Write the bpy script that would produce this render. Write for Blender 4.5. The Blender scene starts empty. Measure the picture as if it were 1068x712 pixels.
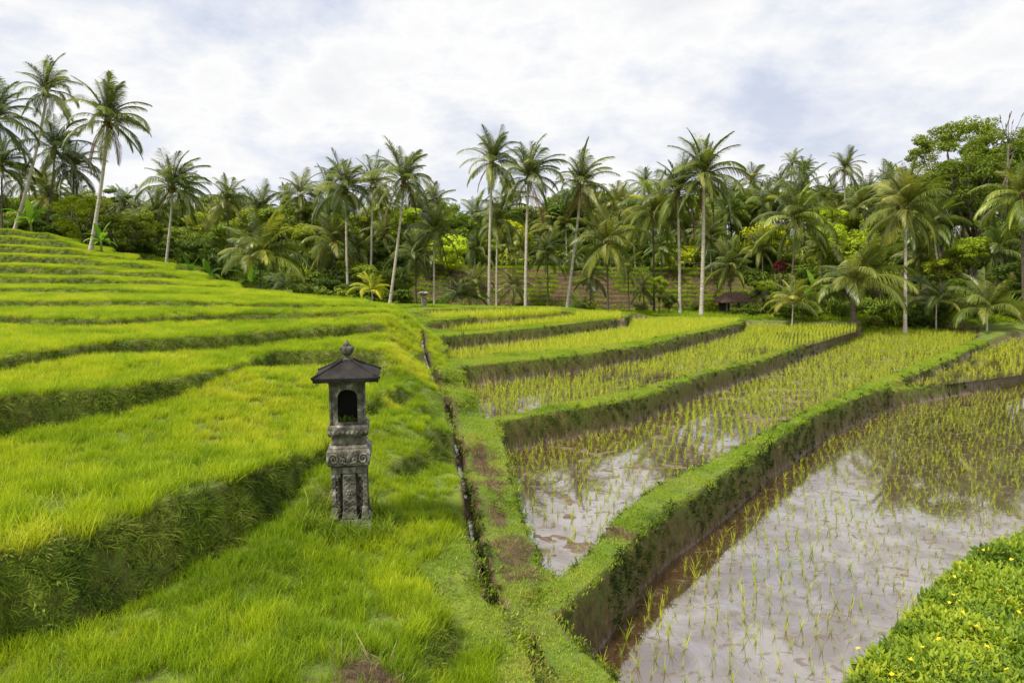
import bpy, math, random
import numpy as np
from mathutils import Vector, Matrix, Euler

rng = np.random.default_rng(7)
random.seed(7)
sc = bpy.context.scene
COL = sc.collection
EZ = 4.2                       # eye height over the lowest paddy
F = 712.0                      # focal length, photo pixels
PITCH = math.atan((356 - 283) / F)
CP, SP = math.cos(PITCH), math.sin(PITCH)

# ------------------------------------------------------------------ survey helpers (photo bearings -> ground plan)
def ray(px, py):
    rx = (px - 534) / F; ry = -(py - 356) / F
    return np.array([rx, CP + ry * SP, -SP + ry * CP])
def at_z(px, py, z):
    d = ray(px, py); t = (z - EZ) / d[2]
    return np.array([d[0] * t, d[1] * t, z])
def at_y(px, py, Y):
    d = ray(px, py); t = Y / d[1]
    return np.array([d[0] * t, Y, EZ + d[2] * t])

def hash2(ix, iy, s):
    h = (ix.astype(np.int64) * 374761393 + iy.astype(np.int64) * 668265263 + s * 1442695041) & 0x7fffffff
    h = (h ^ (h >> 13)) * 1274126177 & 0x7fffffff
    return ((h ^ (h >> 16)) & 0xffff) / 65535.0
def vnoise(x, y, s=0):
    ix = np.floor(x); iy = np.floor(y); fx = x - ix; fy = y - iy
    fx = fx * fx * (3 - 2 * fx); fy = fy * fy * (3 - 2 * fy)
    a = hash2(ix, iy, s); b = hash2(ix + 1, iy, s); c = hash2(ix, iy + 1, s); d = hash2(ix + 1, iy + 1, s)
    return (a * (1 - fx) + b * fx) * (1 - fy) + (c * (1 - fx) + d * fx) * fy
def fbm(x, y, s=0, o=3):
    v = 0; a = 0.5; t = 0
    for i in range(o):
        v = v + a * vnoise(x * 2 ** i + 17.3 * i, y * 2 ** i - 9.1 * i, s + i); t += a; a *= 0.5
    return v / t          # 0..1
def sstep(a, b, x):
    t = np.clip((x - a) / (b - a), 0, 1); return t * t * (3 - 2 * t)

def seg_dist(x, y, P, closed=True):
    n = len(P); best = np.full(x.shape, 1e9)
    for i in range(n if closed else n - 1):
        ax, ay = P[i]; bx, by = P[(i + 1) % n]
        dx, dy = bx - ax, by - ay; L2 = dx * dx + dy * dy + 1e-12
        t = np.clip(((x - ax) * dx + (y - ay) * dy) / L2, 0, 1)
        best = np.minimum(best, (x - ax - t * dx) ** 2 + (y - ay - t * dy) ** 2)
    return np.sqrt(best)
def inside(x, y, P):
    n = len(P); c = np.zeros(x.shape, bool)
    for i in range(n):
        ax, ay = P[i]; bx, by = P[(i + 1) % n]
        if ay == by: continue
        c ^= ((ay > y) != (by > y)) & (x < (bx - ax) * (y - ay) / (by - ay) + ax)
    return c
def sdist(x, y, P, pad=2.5):
    P = np.asarray(P); out = np.full(x.shape, 9.0)
    m = (x > P[:, 0].min() - pad) & (x < P[:, 0].max() + pad) & (y > P[:, 1].min() - pad) & (y < P[:, 1].max() + pad)
    if m.any():
        xm, ym = x[m], y[m]
        d = seg_dist(xm, ym, P); ins = inside(xm, ym, P)
        out[m] = np.where(ins, -d, d)
    return out
def idw(x, y, C, p=4, eps=0.05):
    num = np.zeros(x.shape); den = np.zeros(x.shape)
    for cx, cy, cz in C:
        q = (x - cx) ** 2 + (y - cy) ** 2 + eps
        w = 1.0 / (q * q * q) if p == 6 else 1.0 / (q * q) if p == 4 else q ** (-p / 2)
        num += w * cz; den += w
    return num / den

# ------------------------------------------------------------------ paddies (water level, outline)
def poly(z, pts): return [tuple(at_z(q[0], q[1], q[2] if len(q) > 2 else z)[:2]) for q in pts]
# a third number = height of the crest that hides the water's edge on that side
FIELDS = [
 (0.00, [(587,645,.75),(641,656),(670,617),(706,580),(740,556),(775,524),(810,494),(860,458),(915,432),(935,425),(1000,412),(1068,401),(1200,378),
         (1420,410),(1250,500,.5),(1068,549,.5),(1020,575,.52),(985,602,.54),(950,642,.56),(908,688,.58),(885,714,.6),(840,790,.65),(760,800,.72),(700,745,.75),(652,708,.75),(618,676,.75)]),
 (0.62, [(578,600,.8),(551,569,.8),(536,512,.75),(521,473),(560,464),(652,445.5),(730,414),(800,390.5),(896,350),(900,343.5),(960,342.5),(1020,346.5),(1022,350,.73),(1003,361,.73),(942,385,.73),
         (905,398,.75),(865,418,.76),(810,442,.78),(760,468,.8),(712,490,.8),(678,508,.8),(650,530,.8),(632,552,.8),(614,572,.8),(592,592,.8)]),
 (1.10, [(479,404),(540,396.5),(597,389),(675,375),(773,347),(777,338.5),(840,337.5),(897,338.5),(896,342.2,1.2),(800,369,1.22),(700,397,1.22),(652,408,1.22),(557,427,1.23),(508,437,1.23),(491,421,1.25)]),
 (1.52, [(457,368),(500,362.5),(557,356),(620,346.5),(653,342),(657,334),(710,332.6),(774,333),(770,335.1,1.62),(675,354,1.63),(597,363.8,1.63),(518,369.3,1.63),(472,376,1.63)]),
 (1.94, [(446,348),(518,341),(596,333.6),(600,329.2),(648,328.6),(650,331.4,2.02),(557,338.9,2.03),(500,344,2.04)]),
 (2.30, [(438,331.6),(518,328),(575,326),(590,325.2,2.38),(518,330.2,2.39),(452,332.3,2.39)]),
 (0.43, [(938,404),(975,389),(1020,366),(1052,353),(1120,350),(1240,352),(1250,366,.53),(1140,379,.53),(1068,387.2,.53),(1000,395.5,.53),(945,404,.53)]),
]
FP = [(z, poly(z, p)) for z, p in FIELDS]
DYKES = [
 [(575,628,.75),(640,570,.75),(700,516,.75),(755,480,.75),(810,453,.76),(865,428,.75),(915,403,.74),(960,381,.73),(1010,361,.73),(1035,352,.73)],
 [(512,440,1.24),(557,429,1.24),(652,411,1.23),(700,399.5,1.23),(800,371,1.22),(896,344,1.2)],
 [(467,378,1.64),(518,370.5,1.64),(597,365.5,1.64),(675,355.5,1.64),(772,335.5,1.62)],
 [(441,350,2.04),(500,345,2.04),(557,340,2.04),(652,332,2.02)],
 [(447,332.5,2.4),(518,330.5,2.4),(596,325.5,2.38)],
 [(434,323,2.64),(516,321.5,2.6)],
 [(928,407,.53),(960,401,.53),(1000,394,.53),(1068,387,.53),(1150,377,.53)],
]
BASE = [p for d in DYKES for p in d] + [
 (610,690,.75),(570,665,.78),(640,725,.75),(700,770,.75),(760,830,.72),
 (925,705,.6),(965,660,.58),(1010,620,.56),(1068,585,.52),(900,770,.62),(1068,700,.62),(1200,560,.5),(850,850,.6),(1100,900,.7),
 (525,560,.98),(540,610,.88),(505,500,1.10),(492,450,1.24),(475,410,1.42),(460,387,1.62),(447,362,1.95),(433,340,2.35),(428,324,2.62),
 (500,650,.95),(520,700,.9),(470,580,1.1),(460,500,1.28),(455,440,1.42),(448,410,1.6),(437,385,1.85),(425,365,2.2),
 (363,541,1.35),(300,700,1.4),(100,690,1.36),(50,658,1.36),(191,581,1.4),(244,555,1.45),(286,516,1.52),(320,495,1.65),(420,640,1.2),(420,560,1.22),
 (400,470,1.58),(400,440,1.78),(430,425,1.68),(400,405,2.02),(420,395,1.98),(200,720,1.38),(0,760,1.38),(400,900,1.1),(100,1000,1.4),(560,1000,.9),
 (960,340.5,.85),(1040,342,.82),(1200,343,.8),(830,335.5,1.2),(720,330.5,1.55),(625,327.3,1.95),(560,322,2.2),
]
BW = [(*at_z(a, b, z)[:2], z) for a, b, z in BASE]
for d in DYKES:                 # crest lines surveyed every 60 cm
    for q0, q1 in zip(d[:-1], d[1:]):
        a = at_z(*q0); c = at_z(*q1); n = max(1, int(np.linalg.norm(c - a) / .6))
        BW += [tuple(a + (c - a) * k / n) for k in range(1, n)]

# hill terraces: top edge of each bank (bearing, level) + inner spot heights
TERR = [
 ([(-220,660,2.02),(0,577,2.02),(57,566,2.03),(126,543,2.04),(172,525,2.04),(229,508,2.0),(286,483,1.95),(335,468,1.84),(372,440,1.86),(395,410,2.0)],
  [(0,459,2.08),(136,430,2.14),(190,405,2.25),(243,392,2.37),(300,384,2.2),(395,382,2.2),(70,450,2.1)]),
 ([(-220,462,2.64),(0,416,2.62),(70,409,2.6),(136,402,2.56),(190,394,2.52),(243,385,2.5),(284,368,2.54),(340,366,2.54),(397,365,2.52),(410,362,2.4)],
  [(0,389,2.62),(111,383,2.62),(247,358,2.62),(395,350,2.6)]),
 ([(-220,402,2.9),(0,373,2.88),(60,366,2.87),(111,359,2.87),(165,356,2.87),(247,349,2.87),(320,343,2.87),(397,338,2.86),(414,337,2.7)],
  [(0,345,2.9),(395,331,2.98)]),
 ([(-220,346,3.16),(0,332,3.14),(60,334,3.12),(115,334,3.12),(173,330,3.12),(280,328,3.1),(395,326.5,3.06),(418,325,2.95)], []),
 ([(-220,322,3.4),(20,315,3.38),(100,315,3.38),(165,316,3.34),(288,318,3.26),(360,319.5,3.18),(392,320.5,3.12)], []),
 ([(-220,306,3.62),(0,302,3.58),(87,303,3.56),(200,307,3.46),(262,309.5,3.38),(310,313,3.3)], []),
 ([(-220,291,3.92),(0,289.5,3.9),(70,291,3.88),(150,294,3.8),(215,298.5,3.66),(250,302,3.52)], []),
 ([(-220,276,4.3),(0,277,4.3),(70,280,4.22),(150,285,4.05),(215,293,3.8)], []),
 ([(-220,264,4.7),(0,266,4.75),(60,269,4.65),(130,275.5,4.35),(180,283,4.1)], []),
 ([(-220,253,5.2),(0,257,5.25),(60,260,5.1),(110,267,4.8),(140,273,4.5)], []),
 ([(-220,242,5.75),(0,247.5,5.75),(50,252,5.6),(100,262,5.15),(112,266,5.0)], []),
 ([(-220,232,6.25),(0,240,6.2),(41,244,6.05),(72,253,5.6),(80,256,5.4)], []),
]
TYs = [None]*6 + [26.5, 29, 31.5, 34, 36.5, 39]
TW = []
for k, (e, ex) in enumerate(TERR):
    if TYs[k] is None:
        E = [at_z(*p) for p in e]
    else:
        E = [at_y(p[0], p[1], TYs[k] + (0 if p[0] > -50 else -2)) for p in e]   # edges near eye level: placed by range
    X = [at_z(*p) for p in ex]
    P = [tuple(q[:2]) for q in E]
    lx, ly = P[-1]
    P += [(lx * 1.10 - 0.5, ly * 1.14), (-32, 45), (-60, 48), (-60, 30), (-40, 2)]
    TW.append((P, [tuple(q) for q in E + X], [tuple(q[:2]) for q in E]))
DITCH = [tuple(at_z(a, b, z)[:2]) for a, b, z in [(440,352,2.1),(441,368,1.9),(449,392,1.6),(467,430,1.3),(477,470,1.15),(487,515,1.05),(494,550,1.0),(500,580,.98),(511,610,.95),(520,625,.95)]]
SLIT = [tuple(at_z(a, b, z)[:2]) for a, b, z in [(553,660,.82),(560,685,.82),(572,720,.8)]]

def bgz(x, y):
    left = np.clip(-8 - x, 0, 60); z = 1.35 + 0.8 * sstep(-2, -10, x) + left * 0.2 * (1 - .8 * sstep(42, 62, y))
    n = 9
    yy = y + 0.9 * (fbm(x * .08, y * 0 + 3, 5) - .5) + 0.25 * np.sin(x * .3)
    ph = np.clip((yy - 50.0) / 4.6, 0, 1) * n
    st = (np.floor(ph) + sstep(0.66, 1.0, ph - np.floor(ph))) / n
    m = sstep(-14, -8, x)
    rise = m * st + (1 - m) * np.clip((yy - 49) / 10.0, 0, 1)
    z = z + rise * 3.0 + np.clip(y - 60, 0, 50) * 0.085 + (fbm(x * .2, y * .2, 9) - .5) * .3
    return z

def ground(x, y, full=False):
    x = np.asarray(x, float); y = np.asarray(y, float)
    wx = x + 0.07 * (fbm(x * 1.1, y * 1.1, 21) - .5) + 0.04 * (fbm(x * 5, y * 5, 23, 2) - .5)
    wy = y + 0.07 * (fbm(x * 1.1, y * 1.1, 31) - .5) + 0.04 * (fbm(x * 5, y * 5, 33, 2) - .5)
    L = idw(x, y, BW, 6, .02)
    t = sstep(39.5, 42.5, y + 0.1 * x * (x < 0))
    L = L * (1 - t) + bgz(x, y) * t
    L = L + (fbm(x * .9, y * .9, 41) - .5) * .07
    reg = np.where(t > .5, 90, 50).astype(int)          # 90 far ground, 50 grass slope
    H = L.copy()
    for k, (P, C, E) in enumerate(TW):
        d = sdist(wx, wy, P)
        m = d < 2.4
        if not m.any(): continue
        zk = idw(x[m], y[m], C, 3) + (fbm(x[m] * .7, y[m] * .7, 60 + k) - .5) * .08 + 0.02 * np.clip(-d[m], 0, 3)
        sl = (2.6 if k < 6 else 1.7) * (1 - .68 * sstep(.45, 0, -x[m] - .185 * y[m]))
        v = zk - sl * np.clip(d[m], 0, None)
        hm = H[m]; better = v > hm
        rm = reg[m]; rm[better] = 60 + k; reg[m] = rm
        H[m] = np.maximum(hm, v)
    crest = H.copy()
    fid = np.full(x.shape, -1)
    # paddies
    for i, (z, P) in enumerate(FP):
        d = sdist(wx, wy, P, 1.5)
        d2 = sdist(x, y, P, .2) if full else d
        mud = z - 0.022 + 0.055 * (fbm(x * 2.2, y * 2.2, 70 + i, 4) - .5) + 0.02 * (vnoise(x * 9, y * 9, 5) - .5)
        if i == 1: mud = mud + 0.012
        v = mud + 7.5 * np.clip(d, 0, None) + 0.10 * sstep(0, .08, d)
        k_ = .035
        h_ = np.clip(.5 + .5 * (H - v) / k_, 0, 1)
        Hn = H * (1 - h_) + v * h_ - k_ * h_ * (1 - h_)
        H = np.where(d < 1.2, np.minimum(Hn, H), H)
        fid = np.where(d < 0, i, fid)
    # ditch
    dd = seg_dist(x, y, DITCH, False) + .05 * (fbm(x * 4, y * 4, 88) - .5)
    H = H - 0.30 * sstep(.085, .04, dd)
    ds = seg_dist(x, y, SLIT, False)
    H = H - 0.22 * sstep(.09, .03, ds)
    if full: return H, crest, reg, fid, dd
    return H

# ------------------------------------------------------------------ node helpers
def nt(mat):
    mat.use_nodes = True; t = mat.node_tree; t.nodes.clear(); return t
class N:
    def __init__(s, tree): s.t = tree
    def n(s, typ, **kw):
        nd = s.t.nodes.new(typ); ins = kw.pop('i', {})
        for k, v in kw.items(): setattr(nd, k, v)
        for k, v in ins.items():
            so = nd.inputs[k]
            if isinstance(v, bpy.types.NodeSocket): s.t.links.new(v, so)
            else: so.default_value = v
        return nd
    def math(s, op, a, b=0.0, clamp=False):
        nd = s.n('ShaderNodeMath', operation=op, i={0: a, 1: b}); nd.use_clamp = clamp; return nd.outputs[0]
    def mix(s, f, a, b, mode='MIX'):
        nd = s.n('ShaderNodeMix', data_type='RGBA', blend_type=mode, i={0: f, 6: a, 7: b}); return nd.outputs[2]
    def noise(s, scale, detail=4, vec=None, rough=.55, dist=0.0):
        i = {'Scale': scale, 'Detail': detail, 'Roughness': rough, 'Distortion': dist}
        if vec is not None: i['Vector'] = vec
        return s.n('ShaderNodeTexNoise', i=i).outputs['Fac']
    def ramp(s, f, stops, interp='LINEAR'):
        nd = s.n('ShaderNodeValToRGB', i={0: f}); cr = nd.color_ramp; cr.interpolation = interp
        while len(cr.elements) < len(stops): cr.elements.new(.5)
        for e, (p, c) in zip(cr.elements, stops):
            e.position = p; e.color = (*c, 1) if len(c) == 3 else c
        return nd.outputs['Color']
    def rng(s, v, a, b, c=0.0, d=1.0):
        return s.n('ShaderNodeMapRange', i={0: v, 1: a, 2: b, 3: c, 4: d}).outputs[0]
    def pos(s): return s.n('ShaderNodeNewGeometry').outputs['Position']
    def obj(s): return s.n('ShaderNodeTexCoord').outputs['Object']
    def vmul(s, v, m): return s.n('ShaderNodeVectorMath', operation='MULTIPLY', i={0: v, 1: m}).outputs[0]
    def bump(s, h, st=.5, d=.02): return s.n('ShaderNodeBump', i={'Height': h, 'Strength': st, 'Distance': d}).outputs[0]
    def attr(s, name, typ='GEOMETRY'): return s.n('ShaderNodeAttribute', attribute_type=typ, attribute_name=name)
    def out(s, sh): s.n('ShaderNodeOutputMaterial', i={0: sh})
    def pbsdf(s, col, rough=.8, spec=.3, normal=None, **kw):
        i = {'Base Color': col, 'Roughness': rough, 'Specular IOR Level': spec}
        if normal is not None: i['Normal'] = normal
        i.update(kw)
        return s.n('ShaderNodeBsdfPrincipled', i=i).outputs[0]
def C4(c): return (c[0], c[1], c[2], 1.0)

def leaf_mat(name, stops, transl=.38, dark=.45, rough=.5, spec=.25, inst=True, tscale=1.25):
    m = bpy.data.materials.new(name); g = N(nt(m))
    oi = g.n('ShaderNodeObjectInfo')
    if inst: f = g.attr('tint', 'INSTANCER').outputs['Fac']
    else: f = oi.outputs['Random']
    r = g.attr('lr').outputs['Fac']
    f = g.math('ADD', f, g.math('MULTIPLY', g.math('SUBTRACT', r, .5), .5), True)
    col = g.ramp(f, stops)
    if not inst: col = g.mix(1.0, col, oi.outputs['Color'], 'MULTIPLY')
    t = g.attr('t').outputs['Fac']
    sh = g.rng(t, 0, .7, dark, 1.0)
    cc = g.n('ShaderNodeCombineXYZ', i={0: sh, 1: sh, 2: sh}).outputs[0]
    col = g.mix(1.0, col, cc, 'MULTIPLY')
    a = g.pbsdf(col, rough, spec)
    tc = g.mix(1.0, col, (tscale, tscale * 1.05, tscale * .6, 1), 'MULTIPLY')
    b = g.n('ShaderNodeBsdfTranslucent', i={0: tc}).outputs[0]
    g.out(g.n('ShaderNodeMixShader', i={0: transl, 1: a, 2: b}).outputs[0])
    return m

M = {}
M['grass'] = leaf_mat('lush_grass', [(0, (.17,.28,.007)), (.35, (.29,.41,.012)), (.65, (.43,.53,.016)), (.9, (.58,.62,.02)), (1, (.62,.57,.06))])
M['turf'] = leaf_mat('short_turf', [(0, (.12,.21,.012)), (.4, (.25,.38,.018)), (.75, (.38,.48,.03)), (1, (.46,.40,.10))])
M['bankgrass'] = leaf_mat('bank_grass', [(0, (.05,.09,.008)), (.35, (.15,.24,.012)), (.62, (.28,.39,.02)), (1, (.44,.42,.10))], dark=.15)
M['herb'] = leaf_mat('leafy_herb', [(0, (.07,.13,.012)), (.4, (.18,.28,.018)), (.75, (.33,.42,.025)), (1, (.45,.49,.04))], dark=.25)
M['moss'] = leaf_mat('wall_weeds', [(0, (.035,.06,.008)), (.5, (.08,.12,.014)), (1, (.17,.22,.02))], dark=.4)
M['rice'] = leaf_mat('rice_seedling', [(0, (.26,.38,.02)), (.5, (.44,.54,.025)), (1, (.62,.62,.06))], dark=.6)
M['straw'] = leaf_mat('straw', [(0, (.12,.07,.03)), (.5, (.28,.19,.09)), (1, (.48,.38,.22))], transl=.2, dark=.5)
M['under'] = leaf_mat('undergrowth_leaf', [(0, (.05,.09,.010)), (.4, (.11,.17,.016)), (.75, (.22,.29,.022)), (1, (.38,.42,.03))], dark=.5, transl=.32)
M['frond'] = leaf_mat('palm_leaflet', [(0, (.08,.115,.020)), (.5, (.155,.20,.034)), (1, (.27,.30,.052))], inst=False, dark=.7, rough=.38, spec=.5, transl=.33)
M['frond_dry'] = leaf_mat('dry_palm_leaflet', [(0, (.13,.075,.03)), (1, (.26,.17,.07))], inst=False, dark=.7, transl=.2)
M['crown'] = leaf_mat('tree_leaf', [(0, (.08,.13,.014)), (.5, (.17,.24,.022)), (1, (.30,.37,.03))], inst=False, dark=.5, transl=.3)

def simple(name, col, col2=None, scale=5, rough=.8, spec=.25, bump=.3, bd=.02, stretch=None):
    m = bpy.data.materials.new(name); g = N(nt(m))
    v = g.obj()
    if stretch: v = g.vmul(v, stretch)
    n = g.noise(scale, 5, v)
    c = g.mix(g.rng(n, .35, .65), C4(col), C4(col2 or tuple(a * .55 for a in col)))
    n2 = g.noise(scale * 4, 4, v)
    g.out(g.pbsdf(c, rough, spec, g.bump(g.math('ADD', n, n2), bump, bd)))
    return m
M['trunk'] = simple('palm_trunk', (.58,.53,.44), (.33,.29,.23), 3, stretch=(1,1,6), bump=.4)
M['trunk_dark'] = simple('dark_palm_trunk', (.15,.12,.09), (.07,.055,.04), 3, stretch=(1,1,6))
M['bark'] = simple('bark', (.16,.13,.10), (.07,.055,.04), 4)
M['rachis'] = simple('leaf_stalk', (.24,.26,.07), (.16,.18,.05), 2, bump=0)
M['fibre'] = simple('crown_fibre', (.14,.09,.045), (.06,.04,.02), 8)
M['coconut'] = simple('coconut', (.30,.15,.035), (.16,.13,.03), 1.5, rough=.5, bump=0)
M['banana_leaf'] = leaf_mat('banana_leaf', [(0, (.09,.19,.02)), (.5, (.17,.32,.025)), (1, (.26,.42,.04))], inst=False, dark=.9, transl=.4)
M['rooftile'] = simple('old_roof_tile', (.15,.085,.06), (.07,.045,.035), 6)
M['wood'] = simple('weathered_wood', (.20,.16,.12), (.10,.08,.06), 6)
M['near_black'] = simple('shade', (.03,.028,.025), (.02,.02,.018), 6)  # near-black; inside the shrine niche this colour stands in for shade
M['magenta'] = leaf_mat('magenta_leaf', [(0, (.25,.02,.05)), (1, (.42,.05,.10))], inst=False, dark=.6)
M['metalgrey'] = simple('grey_paint', (.42,.45,.48), (.3,.32,.34), 4, rough=.5)
M['petal'] = simple('yellow_petal', (.85,.62,.01), (.75,.48,.01), 20, bump=0, rough=.5)

def ground_mat():
    m = bpy.data.materials.new('terrain'); g = N(nt(m))
    p = g.pos()
    wall = g.attr('wall').outputs['Fac']; moss = g.attr('moss').outputs['Fac']; wet = g.attr('wet').outputs['Fac']; rsoil = g.attr('soil').outputs['Fac']
    n1 = g.noise(1.7, 5, p); n2 = g.noise(11, 6, p); n3 = g.noise(45, 5, p)
    v = g.vmul(p, (4, 4, 2.6)); ns = g.noise(2.2, 8, v, .65)
    grass = g.ramp(n1, [(.3, (.07,.12,.012)), (.55, (.14,.20,.015)), (.75, (.22,.26,.03))])
    grass = g.mix(g.rng(n2, .5, .72), grass, (.10,.07,.03,1))
    earth = g.ramp(ns, [(.28, (.030,.019,.006)), (.5, (.105,.069,.024)), (.72, (.21,.145,.055))])
    earth = g.mix(g.rng(n2, .45, .75, 0, .6), earth, (.05,.032,.02,1))
    grn = g.ramp(n3, [(.3, (.055,.08,.010)), (.7, (.17,.22,.02))])
    mf = g.math('MULTIPLY', moss, g.rng(g.math('ADD', n2, g.math('MULTIPLY', n1, .5)), .55, .95), True)
    wallc = g.mix(mf, earth, grn)
    col = g.mix(wall, grass, wallc)
    dry = g.ramp(ns, [(.3, (.035,.020,.012)), (.7, (.13,.080,.045))])
    col = g.mix(rsoil, col, dry)
    mud = g.ramp(n2, [(.3, (.09,.058,.036)), (.7, (.24,.17,.12))])
    col = g.mix(wet, col, mud)
    hgt = g.math('ADD', g.math('MULTIPLY', n2, .6), g.math('ADD', g.math('MULTIPLY', n3, .35), g.math('MULTIPLY', ns, .8)))
    rough = g.rng(wet, 0, 1, .92, .32)
    g.out(g.pbsdf(col, rough, .4, g.bump(hgt, .9, .05)))
    return m
M['terrain'] = ground_mat()

def water_mat(name, tint=(.050,.025,.009), film=.5):
    m = bpy.data.materials.new(name); g = N(nt(m)); p = g.pos()
    v = g.vmul(p, (1, 1.5, 1))
    n = g.noise(3.6, 8, v, .68, .6); n2 = g.noise(14, 5, p)
    deb = g.math('ADD', g.math('MULTIPLY', n, .75), g.math('MULTIPLY', n2, .25))
    f = g.rng(deb, .54, .59)
    col = g.mix(g.rng(n, .3, .7), C4(tint), (tint[0]*1.6, tint[1]*1.6, tint[2]*1.7, 1))
    rip = g.noise(9, 2, p)
    wd = g.pbsdf(col, .25, .3)
    bmp = g.bump(rip, .035, .01)
    fr = g.n('ShaderNodeFresnel', i={'IOR': 1.45, 'Normal': bmp}).outputs[0]
    gl = g.n('ShaderNodeBsdfGlossy', i={'Color': (.98,.94,.92,1), 'Roughness': .02, 'Normal': bmp}).outputs[0]
    w = g.n('ShaderNodeMixShader', i={0: g.math('MULTIPLY', g.rng(fr, 0, 1, .42, .95), g.rng(g.noise(1.1, 6, p, .65, .8), .40, .60, .62, 1.08)), 1: wd, 2: gl}).outputs[0]
    # floating scum and silt film resting on the water
    fc = g.ramp(n2, [(.3, (.05,.030,.018)), (.7, (.17,.115,.075))])
    s = g.pbsdf(fc, .28, .5, g.bump(n2, .8, .02), **{'IOR': 1.6})
    g.out(g.n('ShaderNodeMixShader', i={0: g.math('MULTIPLY', f, film), 1: w, 2: s}).outputs[0])
    return m
M['water'] = water_mat('paddy_water', film=.72)
M['water2'] = water_mat('silty_paddy_water', (.055,.030,.014), film=.85)

def stone_mat():
    m = bpy.data.materials.new('weathered_stone'); g = N(nt(m)); p = g.obj()
    n = g.noise(9, 8, p, .65); n2 = g.noise(38, 6, p); n3 = g.noise(3.5, 5, p)
    vo = g.n('ShaderNodeTexVoronoi', feature='SMOOTH_F1', i={'Scale': 30.0, 'Vector': p}).outputs[0]
    col = g.ramp(n, [(.3, (.045,.04,.032)), (.43, (.11,.10,.08)), (.55, (.20,.19,.15)), (.67, (.48,.46,.41))])
    col = g.mix(g.rng(n3, .52, .7, 0, .7), col, (.055,.058,.03,1))
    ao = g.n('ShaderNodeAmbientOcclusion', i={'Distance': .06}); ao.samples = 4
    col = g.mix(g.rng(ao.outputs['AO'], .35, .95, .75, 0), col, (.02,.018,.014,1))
    g.out(g.pbsdf(col, .93, .2, g.bump(g.math('ADD', g.math('MULTIPLY', vo, .9), n2), .75, .012)))
    return m
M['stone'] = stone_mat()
M['darkstone'] = simple('dark_roof_stone', (.014,.013,.013), (.038,.031,.028), 7, rough=.85, bump=.5, bd=.01)

M['finial'] = simple('sooty_stone', (.05,.045,.038), (.16,.145,.12), 14, rough=.9, bump=.5, bd=.01)

# ------------------------------------------------------------------ mesh helpers
def mesh_np(name, V, Fq, tris=None, mats=None, attrs=None, smooth=False, matidx=None):
    me = bpy.data.meshes.new(name)
    V = np.asarray(V, np.float32); nq = 0 if Fq is None else len(Fq); ntr = 0 if tris is None else len(tris)
    me.vertices.add(len(V)); me.vertices.foreach_set('co', V.ravel())
    loops = []
    if nq: loops.append(np.asarray(Fq, np.int32).ravel())
    if ntr: loops.append(np.asarray(tris, np.int32).ravel())
    if loops:
        lp = np.concatenate(loops)
        me.loops.add(len(lp)); me.loops.foreach_set('vertex_index', lp)
        tot = np.concatenate([np.full(nq, 4, np.int32), np.full(ntr, 3, np.int32)])
        st = np.concatenate([[0], np.cumsum(tot)[:-1]]).astype(np.int32)
        me.polygons.add(len(tot)); me.polygons.foreach_set('loop_start', st); me.polygons.foreach_set('loop_total', tot)
        if matidx is not None: me.polygons.foreach_set('material_index', np.asarray(matidx, np.int32))
        me.polygons.foreach_set('use_smooth', np.full(nq + ntr, smooth))
    for m in (mats or []): me.materials.append(m)
    for k, a in (attrs or {}).items():
        at = me.attributes.new(k, 'FLOAT', 'POINT'); at.data.foreach_set('value', np.asarray(a, np.float32))
    me.update(calc_edges=True)
    return me
def link(name, me, parent=None, loc=None, rot=None, scl=None, **props):
    o = bpy.data.objects.new(name, me); COL.objects.link(o)
    if parent is not None: o.parent = parent
    if loc is not None: o.location = loc
    if rot is not None: o.rotation_euler = rot
    if scl is not None: o.scale = (scl,) * 3 if isinstance(scl, (int, float)) else scl
    for k, v in props.items():
        if v is not None: o[k] = v
    return o
def empty(name, loc=(0,0,0), rz=0, **props):
    return link(name, None, None, loc, (0, 0, rz), **props)

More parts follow.
